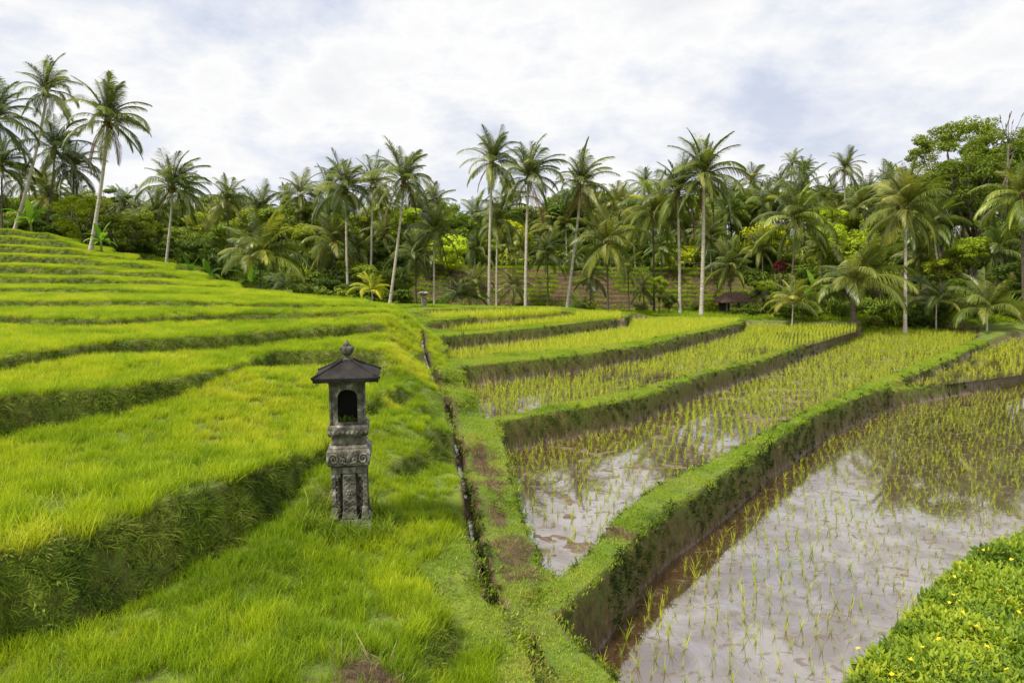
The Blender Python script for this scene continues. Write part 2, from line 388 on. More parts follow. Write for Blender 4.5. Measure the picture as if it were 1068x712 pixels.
class MB:
    """collects boxes, tubes and blobs into one mesh"""
    def __init__(s): s.v = []; s.f = []; s.mi = []
    def add(s, V, Fs, mi=0):
        b = len(s.v); s.v += [tuple(map(float, p)) for p in V]; s.f += [tuple(i + b for i in f) for f in Fs]; s.mi += [mi] * len(Fs)
    def frustum(s, z0, z1, a0, b0, a1, b1, cx=0, cy=0, mi=0):
        V = [(cx-a0,cy-b0,z0),(cx+a0,cy-b0,z0),(cx+a0,cy+b0,z0),(cx-a0,cy+b0,z0),(cx-a1,cy-b1,z1),(cx+a1,cy-b1,z1),(cx+a1,cy+b1,z1),(cx-a1,cy+b1,z1)]
        s.add(V, [(3,2,1,0),(4,5,6,7),(0,1,5,4),(1,2,6,5),(2,3,7,6),(3,0,4,7)], mi)
    def box(s, x0, x1, y0, y1, z0, z1, mi=0):
        s.frustum(z0, z1, (x1-x0)/2, (y1-y0)/2, (x1-x0)/2, (y1-y0)/2, (x0+x1)/2, (y0+y1)/2, mi)
    def tube(s, pts, rad, n=8, mi=0, cap=True):
        pts = [Vector(p) for p in pts]; rings = []
        up = Vector((0.01, 1, 0.02))
        for i, p in enumerate(pts):
            d = (pts[min(i+1, len(pts)-1)] - pts[max(i-1, 0)]).normalized()
            a = d.cross(up);  a = a if a.length > 1e-3 else d.cross(Vector((1,0,0)))
            a.normalize(); b = d.cross(a).normalized(); r = rad[i] if hasattr(rad, '__len__') else rad
            rings.append([p + a * math.cos(2*math.pi*j/n) * r + b * math.sin(2*math.pi*j/n) * r for j in range(n)])
        V = [q for r in rings for q in r]; Fs = []
        for i in range(len(pts)-1):
            for j in range(n): Fs.append((i*n+j, i*n+(j+1)%n, (i+1)*n+(j+1)%n, (i+1)*n+j))
        if cap: Fs += [tuple(range(n))[::-1], tuple((len(pts)-1)*n + j for j in range(n))]
        s.add(V, Fs, mi)
    def ball(s, c, r, sz=1.0, n=8, m=6, mi=0, sx=1.0, sy=1.0):
        V = []; Fs = []
        for i in range(m+1):
            th = math.pi*i/m
            for j in range(n): ph = 2*math.pi*j/n; V.append((c[0]+r*sx*math.sin(th)*math.cos(ph), c[1]+r*sy*math.sin(th)*math.sin(ph), c[2]+r*sz*math.cos(th)))
        for i in range(m):
            for j in range(n): Fs.append((i*n+j, (i+1)*n+j, (i+1)*n+(j+1)%n, i*n+(j+1)%n))
        s.add(V, Fs, mi)
    def lathe(s, prof, n=16, cx=0, cy=0, mi=0):
        V = [(cx+r*math.cos(2*math.pi*j/n), cy+r*math.sin(2*math.pi*j/n), z) for r, z in prof for j in range(n)]
        Fs = [(i*n+j, i*n+(j+1)%n, (i+1)*n+(j+1)%n, (i+1)*n+j) for i in range(len(prof)-1) for j in range(n)]
        s.add(V, Fs, mi)
    def mesh(s, name, mats, smooth=False, bevel=0):
        me = bpy.data.meshes.new(name); me.from_pydata(s.v, [], s.f)
        for m in mats: me.materials.append(m)
        me.polygons.foreach_set('material_index', s.mi); me.polygons.foreach_set('use_smooth', [smooth]*len(s.f)); me.update()
        return me
def bev(o, w=.006, seg=2):
    b = o.modifiers.new('b', 'BEVEL'); b.width = w; b.segments = seg; b.limit_method = 'ANGLE'; return o

# blades: arrays -> mesh
def blades(name, n, R, h, w, lean, curl, mat, seed, square=True, outward=0.0, wide=False, seg=3, cluster=0):
    r = np.random.default_rng(seed)
    if cluster:
        cc = r.uniform(-R, R, (cluster, 2)); ci = r.integers(0, cluster, n); b = cc[ci] + r.normal(0, R * .10, (n, 2))
    else:
        b = r.uniform(-R, R, (n, 2))
    if not square: b = r.normal(0, R * .45, (n, 2))
    hh = r.uniform(h[0], h[1], n); ww = r.uniform(w[0], w[1], n)
    az = r.uniform(0, 2*np.pi, n); ln = np.abs(r.normal(0, lean, n)); cu = r.uniform(curl[0], curl[1], n)
    if outward: az = np.arctan2(b[:, 1], b[:, 0]) + r.normal(0, .5, n)
    ts = np.linspace(0, 1, seg + 1)
    V = []; T = []
    face = r.uniform(0, 2*np.pi, n) if not wide else az + np.pi/2
    px, py = np.cos(face), np.sin(face)
    x = b[:, 0].copy(); y = b[:, 1].copy(); z = np.full(n, -.02)
    rows = []
    for j, t in enumerate(ts):
        if j:
            ang = ln + cu * (ts[j-1] + t) / 2; ds = hh / seg
            x = x + np.sin(ang) * np.cos(az) * ds; y = y + np.sin(ang) * np.sin(az) * ds; z = z + np.cos(ang) * ds
        wd = ww * (1 - t ** 2 * .97) * (.6 + .8 * min(t * 3, 1) * .5) / 2
        if wide: wd = ww * (np.sin(np.pi * min(t * .9 + .08, 1)) + .02) / 2
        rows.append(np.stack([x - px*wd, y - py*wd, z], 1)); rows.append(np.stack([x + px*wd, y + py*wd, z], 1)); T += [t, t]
    V = np.stack(rows, 1).reshape(-1, 3); K = 2 * (seg + 1)
    tt = np.tile(np.array(T), n); lr = np.repeat(r.uniform(0, 1, n), K)
    base = (np.arange(n) * K)[:, None]
    Fq = np.concatenate([base + np.array([2*j, 2*j+1, 2*j+3, 2*j+2]) for j in range(seg)])
    return mesh_np(name, V, Fq, None, [mat], {'t': tt, 'lr': lr})

def leafcloud(name, n, R, leaf, mat, seed, clumps=14, flat=1.0, cr=.33, shell=.75):
    """crown foliage: leaf-sized quads gathered round clump centres"""
    r = np.random.default_rng(seed)
    d = r.normal(0, 1, (clumps, 3)); d /= np.linalg.norm(d, axis=1)[:, None]
    c = d * (r.uniform(shell * .55, 1, clumps) ** .6)[:, None] * (R * shell)
    c[:, 2] *= flat; ci = r.integers(0, clumps, n); sz = r.uniform(.6, 1.25, clumps) * R * cr
    u = r.normal(0, 1, (n, 3)); u /= np.linalg.norm(u, axis=1)[:, None]
    p = c[ci] + u * (sz[ci] * r.uniform(.25, 1, n) ** .5)[:, None] * np.array([1, 1, .62 * flat ** .3])
    nrm = u + np.array([0, 0, .8]) + r.normal(0, .55, (n, 3)); nrm /= np.linalg.norm(nrm, axis=1)[:, None]
    a = np.cross(nrm, r.normal(0, 1, (n, 3))); a /= np.linalg.norm(a, axis=1)[:, None]; b = np.cross(nrm, a)
    s = (r.uniform(.6, 1.3, n) * leaf)[:, None]
    V = np.stack([p - a*s, p + b*s*.45 + nrm*s*.08, p + a*s - nrm*s*.25, p - b*s*.45 + nrm*s*.08], 1).reshape(-1, 3)
    Fq = np.arange(n*4).reshape(n, 4)
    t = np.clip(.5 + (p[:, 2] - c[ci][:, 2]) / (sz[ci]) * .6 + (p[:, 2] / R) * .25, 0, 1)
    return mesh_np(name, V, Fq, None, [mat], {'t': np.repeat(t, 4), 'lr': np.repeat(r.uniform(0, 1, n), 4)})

# ------------------------------------------------------------------ scatter (stuff only)
def scatter(name, P, rot, scl, idx, tint, protos, label, group=None):
    c = bpy.data.collections.new('proto_' + name)
    for i, me in enumerate(protos):
        c.objects.link(bpy.data.objects.new('proto_%s_%03d' % (name, i), me))
    me = mesh_np(name, P, None)
    n = len(P)
    a = me.attributes.new('rot', 'FLOAT_VECTOR', 'POINT'); a.data.foreach_set('vector', np.asarray(rot, np.float32).ravel())
    a = me.attributes.new('scl', 'FLOAT', 'POINT'); a.data.foreach_set('value', np.asarray(scl, np.float32))
    a = me.attributes.new('tint', 'FLOAT', 'POINT'); a.data.foreach_set('value', np.asarray(tint, np.float32))
    a = me.attributes.new('idx', 'INT', 'POINT'); a.data.foreach_set('value', np.asarray(idx, np.int32))
    t = bpy.data.node_groups.new('scatter_' + name, 'GeometryNodeTree')
    t.interface.new_socket('Geometry', in_out='INPUT', socket_type='NodeSocketGeometry')
    t.interface.new_socket('Geometry', in_out='OUTPUT', socket_type='NodeSocketGeometry')
    gi = t.nodes.new('NodeGroupInput'); go = t.nodes.new('NodeGroupOutput')
    iop = t.nodes.new('GeometryNodeInstanceOnPoints'); ci = t.nodes.new('GeometryNodeCollectionInfo')
    ci.inputs['Collection'].default_value = c; ci.inputs['Separate Children'].default_value = True; ci.inputs['Reset Children'].default_value = True
    def na(nm, dt):
        q = t.nodes.new('GeometryNodeInputNamedAttribute'); q.data_type = dt; q.inputs[0].default_value = nm
        return q.outputs[0]
    e2r = t.nodes.new('FunctionNodeEulerToRotation')
    t.links.new(na('rot', 'FLOAT_VECTOR'), e2r.inputs[0]); t.links.new(e2r.outputs[0], iop.inputs['Rotation'])
    t.links.new(na('scl', 'FLOAT'), iop.inputs['Scale']); t.links.new(na('idx', 'INT'), iop.inputs['Instance Index'])
    iop.inputs['Pick Instance'].default_value = True
    t.links.new(gi.outputs[0], iop.inputs['Points']); t.links.new(ci.outputs[0], iop.inputs['Instance'])
    t.links.new(iop.outputs[0], go.inputs[0])
    o = link(name, me, kind='stuff', label=label, category=name.replace('_', ' '), group=group)
    md = o.modifiers.new('scatter', 'NODES'); md.node_group = t
    return o

# ------------------------------------------------------------------ the terrain sheet
A = np.radians(np.arange(-52, 52.01, 0.125)); Rr = 2.6 * np.exp(np.arange(0, math.log(125/2.6), 0.0038)); Rr = np.concatenate([Rr[Rr < 49.5], np.arange(49.5, 58.0, .065), Rr[Rr > 58.0]])
aa, rr = np.meshgrid(A, Rr)
X = (rr * np.sin(aa)).ravel(); Y = (rr * np.cos(aa)).ravel()
H, CR, REG, FID, DD = ground(X, Y, True)
nA, nR = len(A), len(Rr)
Hg = H.reshape(nR, nA)
V = np.stack([X, Y, H], 1)
ii = (np.arange(nR-1)[:, None] * nA + np.arange(nA-1)[None, :]).ravel()
Q = np.stack([ii, ii+1, ii+1+nA, ii+nA], 1)
p0, p1, p2, p3 = V[Q[:, 0]], V[Q[:, 1]], V[Q[:, 2]], V[Q[:, 3]]
cr_ = np.cross(p2 - p0, p3 - p1); ar = np.linalg.norm(cr_, axis=1) / 2; fn = cr_ / (ar[:, None] * 2 + 1e-12)
fn *= np.sign(fn[:, 2:3] + 1e-9)
cen = (p0 + p1 + p2 + p3) / 4
freg = REG[Q[:, 0]]; ffid = FID[Q[:, 0]]; fcr = (CR - H)[Q[:, 0]]; fdd = DD[Q[:, 0]]
rad = np.hypot(cen[:, 0], cen[:, 1])
# vertex attributes
fz = fn[:, 2]
vz = np.ones(len(V)); np.minimum.at(vz, Q.ravel(), np.repeat(fz, 4))
far = REG == 90
wall = sstep(.86, .6, vz)
below = CR - H
moss = np.clip(1.35 - below * 1.7 + (fbm(X * 1.5, Y * 1.5, 3) - .5) * 1.2, 0.05, 1)
hill = (REG >= 60) & (REG < 90) | (REG == 50)
moss = np.where(hill & (FID < 0) & (below < .08), 1.6, moss)
brownx = sstep(-9, -6, X) * sstep(19, 15.5, X) * sstep(48.6, 49.3, Y) * sstep(57.5, 56.5, Y)
moss = np.where(far, 1 - .92 * brownx, moss)
wet = np.where(FID >= 0, 1.0, 0.0) * sstep(.2, .05, np.where(FID >= 0, np.abs(H - np.array([f[0] for f in FP] + [0])[FID]), 1))
soil = (.35 + .65 * sstep(.45, .6, fbm(X * 1.1, Y * 1.1, 15))) * brownx * np.clip(wall * 1.2, 0, 1)
# trodden, dug earth along the channel bank
pth = seg_dist(X, Y, [tuple(at_z(a, b, z)[:2]) for a, b, z in [(497,470,1.15),(512,500,1.1),(528,550,1.0),(545,600,.88)]], False)
soil = np.maximum(soil, sstep(.20, .08, pth + .7 * (fbm(X * 4, Y * 4, 51) - .5)) * .9)
soil = np.maximum(soil, sstep(.14, .08, DD) * .9)
cl = at_z(385, 708, 1.38)
soil = np.maximum(soil, sstep(.30, .15, np.hypot(X - cl[0], Y - cl[1])))
fb = at_z(646, 552, .82)
soil = np.maximum(soil, sstep(.30, .1, np.hypot((X - fb[0]), (Y - fb[1]))))
ATT = {'wall': wall, 'moss': moss, 'wet': wet, 'soil': soil}

dyk = [[tuple(at_z(*p)[:2]) for p in d] for d in DYKES]
dn = np.stack([seg_dist(cen[:, 0], cen[:, 1], d, False) for d in dyk], 1)
near = dn.argmin(1); dmin = dn.min(1)
part = np.zeros(len(Q), int)
part[freg == 90] = 1
for k in range(len(TERR)): part[freg == 60 + k] = 10 + k
m = (freg == 50) & (ffid < 0) & (dmin < 1.3) ; part[m] = 30 + near[m]
part[ffid >= 0] = 50 + ffid[ffid >= 0]
TNAME = {0: ('grass_slope', 'uneven grass slope and channel bank around the stone shrine'), 1: ('hillside', 'rising hillside of brown stepped banks and forest floor behind the palms')}
TL = ['lowest hill terrace, its overhanging bank running past the shrine', 'second hill terrace up from the shrine', 'third hill terrace up from the shrine', 'fourth hill terrace up from the shrine', 'fifth hill terrace up from the shrine', 'sixth hill terrace up from the shrine', 'seventh hill terrace up from the shrine', 'eighth hill terrace up from the shrine', 'ninth hill terrace up from the shrine', 'tenth hill terrace up from the shrine', 'eleventh hill terrace up from the shrine', 'topmost hill terrace on the skyline at the left']
DL = ['long curving earth dyke between the two nearest flooded paddies', 'second earth dyke, with pale mud in the paddy behind it', 'third earth dyke counting from the nearest paddy', 'fourth earth dyke counting from the nearest paddy', 'fifth, short earth dyke near the palms', 'smallest and farthest earth dyke beside the stone post', 'low earth dyke on the right bounding the far right paddy']
FL = ['mud bed of the nearest and lowest paddy', 'mud bed of the wedge shaped second paddy', 'mud bed of the third paddy', 'mud bed of the fourth paddy', 'bed of the narrow fifth paddy', 'bed of the sliver shaped sixth paddy', 'mud bed of the far right paddy']
for k in np.unique(part):
    q = Q[part == k]; u, inv = np.unique(q, return_inverse=True)
    me = mesh_np('t', V[u], inv.reshape(-1, 4), None, [M['terrain']], {a: b[u] for a, b in ATT.items()}, smooth=True)
    if k in TNAME: nm, lb = TNAME[k]
    elif k < 30: nm, lb = 'rice_terrace', TL[k-10]
    elif k < 50: nm, lb = 'earth_dyke', DL[k-30]
    else: nm, lb = 'paddy_bed', FL[k-50]
    link(nm, me, kind='structure', label=lb, category=nm.replace('_', ' '))
# wide ground far outside the view
me = mesh_np('g', [(-1500,-1500,-1.5),(1500,-1500,-1.5),(1500,1500,-1.5),(-1500,1500,-1.5)], [(0,1,2,3)], None, [M['terrain']])
link('ground', me, kind='structure', label='open ground reaching the horizon', category='ground')

# water sheets
WLAB = ['brown water of the nearest and lowest paddy reflecting cloud', 'water of the wedge shaped second paddy', 'water of the third paddy with pale silt', 'water of the fourth paddy', None, None, 'water of the far right paddy']
for i, (z, P) in enumerate(FP):
    if WLAB[i] is None: continue
    c = np.mean(P, 0); n = len(P)
    # grow outline slightly so that the sheet meets the banks
    PP = []
    for j in range(n):
        a = np.array(P[j-1]); b = np.array(P[j]); d = np.array(P[(j+1) % n])
        t = (d - a) / (np.linalg.norm(d - a) + 1e-9); nn = np.array([t[1], -t[0]])
        q = b + nn * .10
        if inside(np.array([b[0] + nn[0]*.02]), np.array([b[1] + nn[1]*.02]), P)[0]: q = b - nn * .10
        PP.append((*q, z))
    if sum(PP[j-1][0]*PP[j][1] - PP[j][0]*PP[j-1][1] for j in range(n)) < 0: PP = PP[::-1]
    me = bpy.data.meshes.new('paddy_water'); me.from_pydata(PP, [], [tuple(range(n))]); me.materials.append(M['water2' if i in (1, 2, 6) else 'water']); me.update()
    link('paddy_water', me, kind='structure', label=WLAB[i], category='water')
# ditch water
cum = np.concatenate([[0], np.cumsum(np.hypot(*np.diff(np.array(DITCH), axis=0).T))])
sd_ = np.linspace(0, cum[-1] * .97, 60); dx_ = np.interp(sd_, cum, [q[0] for q in DITCH]); dy_ = np.interp(sd_, cum, [q[1] for q in DITCH])
dz_ = ground(dx_, dy_); dz_ = np.convolve(np.pad(dz_, 3, mode='edge'), np.ones(7) / 7, 'valid') + .06
mb = []
for j in range(60):
    a, c = max(j-1, 0), min(j+1, 59); t = np.array([dx_[c]-dx_[a], dy_[c]-dy_[a]]); t /= np.linalg.norm(t); nn = np.array([-t[1], t[0]]) * .034
    mb += [(dx_[j] - nn[0], dy_[j] - nn[1], dz_[j]), (dx_[j] + nn[0], dy_[j] + nn[1], dz_[j])]
link('ditch_water', mesh_np('ditch_water', mb, [(2*j, 2*j+2, 2*j+3, 2*j+1) for j in range(59)], None, [M['water']]), kind='structure', label='thin thread of water in the narrow irrigation channel', category='water')

# ------------------------------------------------------------------ grass and other uncountable cover
px_ = 534 + F * cen[:, 0] / cen[:, 1]
view = ((px_ > -120) & (px_ < 1190)) | ((rad < 14) & (px_ > -560) & (px_ < 1400))
def samp(dens):
    n = rng.poisson(ar * dens); f = np.repeat(np.arange(len(Q)), n); k = len(f)
    a = rng.random(k)[:, None]; b = rng.random(k)[:, None]
    P = (p0[f] * (1-a) + p1[f] * a) * (1-b) + (p3[f] * (1-a) + p2[f] * a) * b
    return P, f
def align(f, amt, k):
    """euler that tips +Z part way towards the face normal, after a random spin"""
    n = fn[f] * amt; n[:, 2] = fn[f][:, 2] * amt + (1 - amt); n /= np.linalg.norm(n, axis=1)[:, None]
    th = np.arccos(np.clip(n[:, 2], -1, 1)); ph = np.arctan2(n[:, 1], n[:, 0])
    # small tilt: R = Rz(ph) Ry(th) Rz(spin)
    out = np.zeros((k, 3)); sp = rng.uniform(0, 2*np.pi, k)
    cph, sph, cth, sth, cs, ss = np.cos(ph), np.sin(ph), np.cos(th), np.sin(th), np.cos(sp), np.sin(sp)
    R20 = -sth * cs; R21 = sth * ss; R22 = cth
    R00 = cph*cth*cs - sph*ss; R10 = sph*cth*cs + cph*ss
    out[:, 1] = np.arcsin(np.clip(-R20, -1, 1)); out[:, 0] = np.arctan2(R21, R22); out[:, 2] = np.arctan2(R10, R00)
    return out
def tintf(P, s, sc_=.6, amp=1.0, base=.5, jit=.12):
    t = base + amp * (fbm(P[:, 0]*sc_, P[:, 1]*sc_, s, 3) - .5) + rng.normal(0, jit, len(P)); return np.clip(t, 0, 1)

isH = ((freg >= 60) & (freg < 90) | (freg == 50)) & (ffid < 0) & view & ~((freg == 50) & (dmin < 1.3))
vsoil = soil[Q[:, 0]]
steep = fn[:, 2] < .72
lod = np.where(rad < 9, 1.0, np.where(rad < 16, .9, .75))
chan = np.minimum(seg_dist(cen[:, 0], cen[:, 1], DITCH, False), seg_dist(cen[:, 0], cen[:, 1], SLIT, False))
right = isH & (freg == 50) & (cen[:, 0] > np.interp(cen[:, 1], [q[1] for q in DITCH][::-1], [q[0] for q in DITCH][::-1]) )
GR = [blades('g%d' % i, 85, .17, (.14, .30), (.006, .011), .22, (.1, .9), M['grass'], 100+i, seg=3) for i in range(4)]
GR += [blades('hw', 46, .16, (.08, .24), (.008, .022), .7, (.4, 1.8), M['turf'], 160, wide=True, seg=3)]
GR += [blades('h%d' % i, 60, .17, (.16, .36), (.006, .010), .3, (.3, 1.5), M['grass'], 140+i, seg=4) for i in range(2)]
lawn = isH & ~steep & ~right & (chan > .14)
P, f = samp(np.where(lawn, 95 * lod, 0) * (1 - vsoil * .9))
k = len(f); fr = rad[f]
slope_t = np.where(freg[f] == 50, .40, .62)
nearlip = sstep(.9, .99, 1 - 0)  # constant
sc_ = np.where(fr < 8, .64, .52) * rng.uniform(.75, 1.2, k) * np.where(freg[f] == 50, .85, 1.0)
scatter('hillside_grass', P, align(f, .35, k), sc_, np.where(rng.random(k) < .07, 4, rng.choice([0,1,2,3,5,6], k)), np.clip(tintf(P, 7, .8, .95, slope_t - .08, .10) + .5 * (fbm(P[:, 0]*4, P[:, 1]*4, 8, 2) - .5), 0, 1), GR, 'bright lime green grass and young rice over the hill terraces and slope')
# banks of the hill terraces
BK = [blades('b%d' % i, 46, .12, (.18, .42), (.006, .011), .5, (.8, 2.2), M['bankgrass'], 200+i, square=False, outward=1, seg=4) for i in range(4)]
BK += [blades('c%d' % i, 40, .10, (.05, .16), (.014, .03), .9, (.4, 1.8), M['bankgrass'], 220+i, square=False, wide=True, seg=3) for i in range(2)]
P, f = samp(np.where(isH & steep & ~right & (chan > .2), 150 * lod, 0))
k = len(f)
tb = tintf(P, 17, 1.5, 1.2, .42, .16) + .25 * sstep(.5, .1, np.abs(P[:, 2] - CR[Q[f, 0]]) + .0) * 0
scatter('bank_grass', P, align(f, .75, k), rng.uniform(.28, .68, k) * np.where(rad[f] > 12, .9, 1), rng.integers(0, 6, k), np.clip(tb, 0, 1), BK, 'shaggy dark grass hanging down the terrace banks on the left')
# (broad leaved weeds are mixed into the bank grass above)
# short turf on dykes and channel bank
TU = [blades('s%d' % i, 80, .12, (.025, .075), (.005, .010), .45, (.2, 1.4), M['turf'], 300+i, seg=2) for i in range(4)]
TU += [blades('w%d' % i, 26, .11, (.03, .055), (.010, .018), .7, (.2, 1.0), M['turf'], 320+i, seg=2, wide=True) for i in range(2)]
isD = (ffid < 0) & view & (rad < 42) & (freg == 50) & ((dmin < 1.3) | right)
P, f = samp(np.where(isD & (fn[:, 2] > .6) & (fdd > .11), 130 * lod, 0) * (1 - vsoil * .85))
k = len(f)
scatter('turf', P, align(f, .5, k), rng.uniform(.7, 1.3, k) * np.where(rad[f] > 14, 1.25, 1), rng.integers(0, 6, k), tintf(P, 27, 1.1, 1.0, .55, .12), TU, 'short green turf on the dyke tops and channel bank')
# weeds clinging to dyke walls
WE = [blades('m%d' % i, 26, .07, (.04, .12), (.010, .022), .8, (.3, 1.6), M['moss'], 400+i, square=False, wide=(i % 2 == 0), seg=2) for i in range(4)]
dens = np.where(isD & (fn[:, 2] <= .6), 1.0, 0) * np.clip(1.35 - fcr * 1.7, .08, 1) * sstep(.35, .7, fbm(cen[:, 0]*1.2, cen[:, 1]*1.2, 77) + .15) * np.where(near == 0, 85, 35)
P, f = samp(dens * lod); k = len(f)
scatter('dyke_weeds', P, align(f, .9, k), rng.uniform(.6, 1.3, k), rng.integers(0, 4, k), tintf(P, 37, 2, 1.2, .45, .2), WE, 'small weeds and moss clinging to the dark dyke walls')
# straw and cut grass
ST = [blades('st%d' % i, 30, .09, (.05, .16), (.004, .009), 1.1, (.2, .9), M['straw'], 500+i, square=False, seg=2) for i in range(3)]
P, f = samp(np.where((vsoil > .35) & (rad < 20) & (fdd > .1) & (freg < 90) & (ffid < 0), 110, 0)); k = len(f)
scatter('dry_straw', P, align(f, .8, k), rng.uniform(.5, 1.0, k), rng.integers(0, 3, k), rng.uniform(0, .8, k), ST, 'dry brown straw and dug clods on the channel bank')
# leafy cover on the bank at the bottom right
HB = [blades('hb%d' % i, 62, .11, (.05,.12), (.020,.040), 1.0, (.2,1.7), M['herb'], 600+i, seg=3, wide=True) for i in range(4)]
lf = (ffid < 0) & (cen[:, 0] > 1.5) & (cen[:, 1] < 9) & (cen[:, 0] > .0 + 2.0 * (cen[:, 1] < 20)) & (freg == 50) & (px_ > 780)
P, f = samp(np.where(lf & (rad < 12), 170, 0)); k = len(f)
scatter('leafy_ground_cover', P, align(f, .3, k), rng.uniform(.55, 1.2, k) * (.6 + .9 * fbm(P[:, 0]*3, P[:, 1]*3, 48)), rng.integers(0, 4, k), tintf(P, 47, 2.5, 1.2, .45, .2), HB, 'bright leafy creeping cover with small yellow flowers at the bottom right')
herb_pts = P
# reeds round the shrine foot
shr = at_z(366.5, 541.5, 1.36)
TG = [blades('tg%d' % i, 12, .05, (.25, .5), (.010, .018), .3, (.3, 1.6), M['bankgrass'], 700+i, square=False, seg=5) for i in range(3)]
n = 80; an = rng.uniform(0, 2*np.pi, n); ra = rng.uniform(.28, .6, n)
gx = shr[0] + .05 + np.cos(an)*ra*1.1; gy = shr[1] + np.sin(an)*ra - .1
keep = ~((np.abs(gx - shr[0]) < .28) & (np.abs(gy - shr[1]) < .3)); gx, gy = gx[keep], gy[keep]; n = len(gx)
P = np.stack([gx, gy, ground(gx, gy)], 1)
scatter('tall_grass', P, np.stack([rng.normal(0, .1, n), rng.normal(0, .1, n), rng.uniform(0, 6, n)], 1), rng.uniform(.5, 1.0, n), rng.integers(0, 3, n), rng.uniform(.3, .75, n), TG, 'taller grass tufts round the foot of the stone shrine')

# loose dry stalks lying and standing by the dug patch
b0 = at_z(384, 700, 1.38); n = 26
gx = b0[0] + rng.normal(0, .16, n); gy = b0[1] + rng.normal(0, .16, n)
P = np.stack([gx, gy, ground(gx, gy) + .01], 1)
SK = [blades('sk%d' % i, 2, .02, (.12, .26), (.006, .012), .6, (.0, .5), M['straw'], 540+i, square=False, seg=3) for i in range(3)]
scatter('dry_stalks', P, np.stack([rng.normal(0, .4, n), rng.normal(0, .4, n), rng.uniform(0, 6, n)], 1), rng.uniform(.5, 1.1, n), rng.integers(0, 3, n), rng.uniform(.6, 1, n), SK, 'pale dry stalks round the bare dug patch at the bottom of the slope')

# ------------------------------------------------------------------ rice seedlings
def grid_in(i, sp_, ang, jit, inset=.12):
    z, P = FP[i]; P = np.array(P); c = P.mean(0)
    g = np.arange(-40, 40, sp_); gx, gy = np.meshgrid(g, g * 1.0); gx = gx.ravel(); gy = gy.ravel()
    ca, sa = math.cos(ang), math.sin(ang)
    x = c[0] + gx*ca - gy*sa; y = c[1] + gx*sa + gy*ca
    x = x + .10*np.sin(y*.5) + rng.normal(0, jit, len(x)); y = y + rng.normal(0, jit, len(y))
    m = (x > P[:, 0].min()) & (x < P[:, 0].max()) & (y > P[:, 1].min()) & (y < P[:, 1].max()); x, y = x[m], y[m]
    d = sdist(x, y, P); m = (d < -inset) & (x/y < .82) & (x/y > -.8)
    return x[m], y[m], z
SD = [blades('rice_seedling', 7, .018, (.13, .27), (.007, .012), .22, (.0, .8), M['rice'], 800+i, square=False, seg=3) for i in range(5)]
SD2 = [blades('rice_plant', 11, .03, (.14, .27), (.008, .013), .25, (.0, .7), M['rice'], 820+i, square=False, seg=3) for i in range(4)]
INDIV = []
for i, sp_, ang, jit, s0, tb, keepf in [(0,.225,.45,.018,.84,.60,.93),(1,.24,.5,.018,.72,.58,.93),(2,.225,.35,.02,.74,.60,.93),(3,.19,.3,.02,.85,.72,1),(4,.13,.3,.02,1.3,.8,1),(5,.13,.3,.02,1.3,.8,1),(6,.27,.4,.02,.75,.72,.7)]:
    x, y, z = grid_in(i, sp_, ang, jit)
    r_ = np.hypot(x, y)
    if i == 1:   # sparse in the silted near corner
        keepp = rng.random(len(x)) < np.clip((y - 6.5) / 5 + .25, .25, .95)
    else: keepp = rng.random(len(x)) < keepf * (1 - (i in (2, 6)) * .85 * sstep(.54, .62, fbm(x * .5, y * .35, 12)))
    x, y, r_ = x[keepp], y[keepp], r_[keepp]
    s = s0 * rng.uniform(.65, 1.2, len(x)) * (1 + (.25 if i else -.12)*sstep(9, 20, r_))
    if i == 0: s *= np.where(rng.random(len(x)) < .08, .5, 1)
    tn = np.clip(tb + rng.normal(0, .14, len(x)), 0, 1)
    rot = np.stack([rng.normal(0, .1, len(x)), rng.normal(0, .1, len(x)), rng.uniform(0, 6.28, len(x))], 1)
    P = np.stack([x, y, np.full(len(x), z - .005)], 1)
    if i == 0:
        px = 534 + F * x / y; vis = (px < 1066) & (px > 600) & (y > 5.2)
        idn = np.where(vis)[0][np.argsort(r_[vis])][:290]
        INDIV = [(P[j], rot[j], s[j]) for j in idn]
        kk = np.ones(len(x), bool); kk[idn] = False
        P, rot, s, tn = P[kk], rot[kk], s[kk], tn[kk]
    nm = ['nearest paddy beyond the first rows', 'wedge shaped second paddy', 'third paddy', 'fourth paddy', 'narrow fifth paddy', 'sixth paddy', 'far right paddy'][i]
    scatter('rice_seedlings', P, rot, s, rng.integers(0, 4, len(P)), tn, SD if i == 0 else SD2, 'rows of young rice seedlings in the ' + nm)
M['rice_o'] = leaf_mat('rice_seedling_single', [(0, (.28,.40,.02)), (.5, (.46,.56,.025)), (1, (.62,.62,.05))], dark=.6, inst=False)
SDI = [blades('rice_seedling', 7, .018, (.13, .27), (.007, .012), .22, (.0, .8), M['rice_o'], 850+i, square=False, seg=3) for i in range(6)]
for j, (p, r, s) in enumerate(INDIV):
    link('rice_seedling', SDI[j % 6], None, p, r, float(s), label='young rice seedling standing in the brown water of the nearest paddy', category='seedling', group='rice seedlings planted in rows in the nearest paddy')

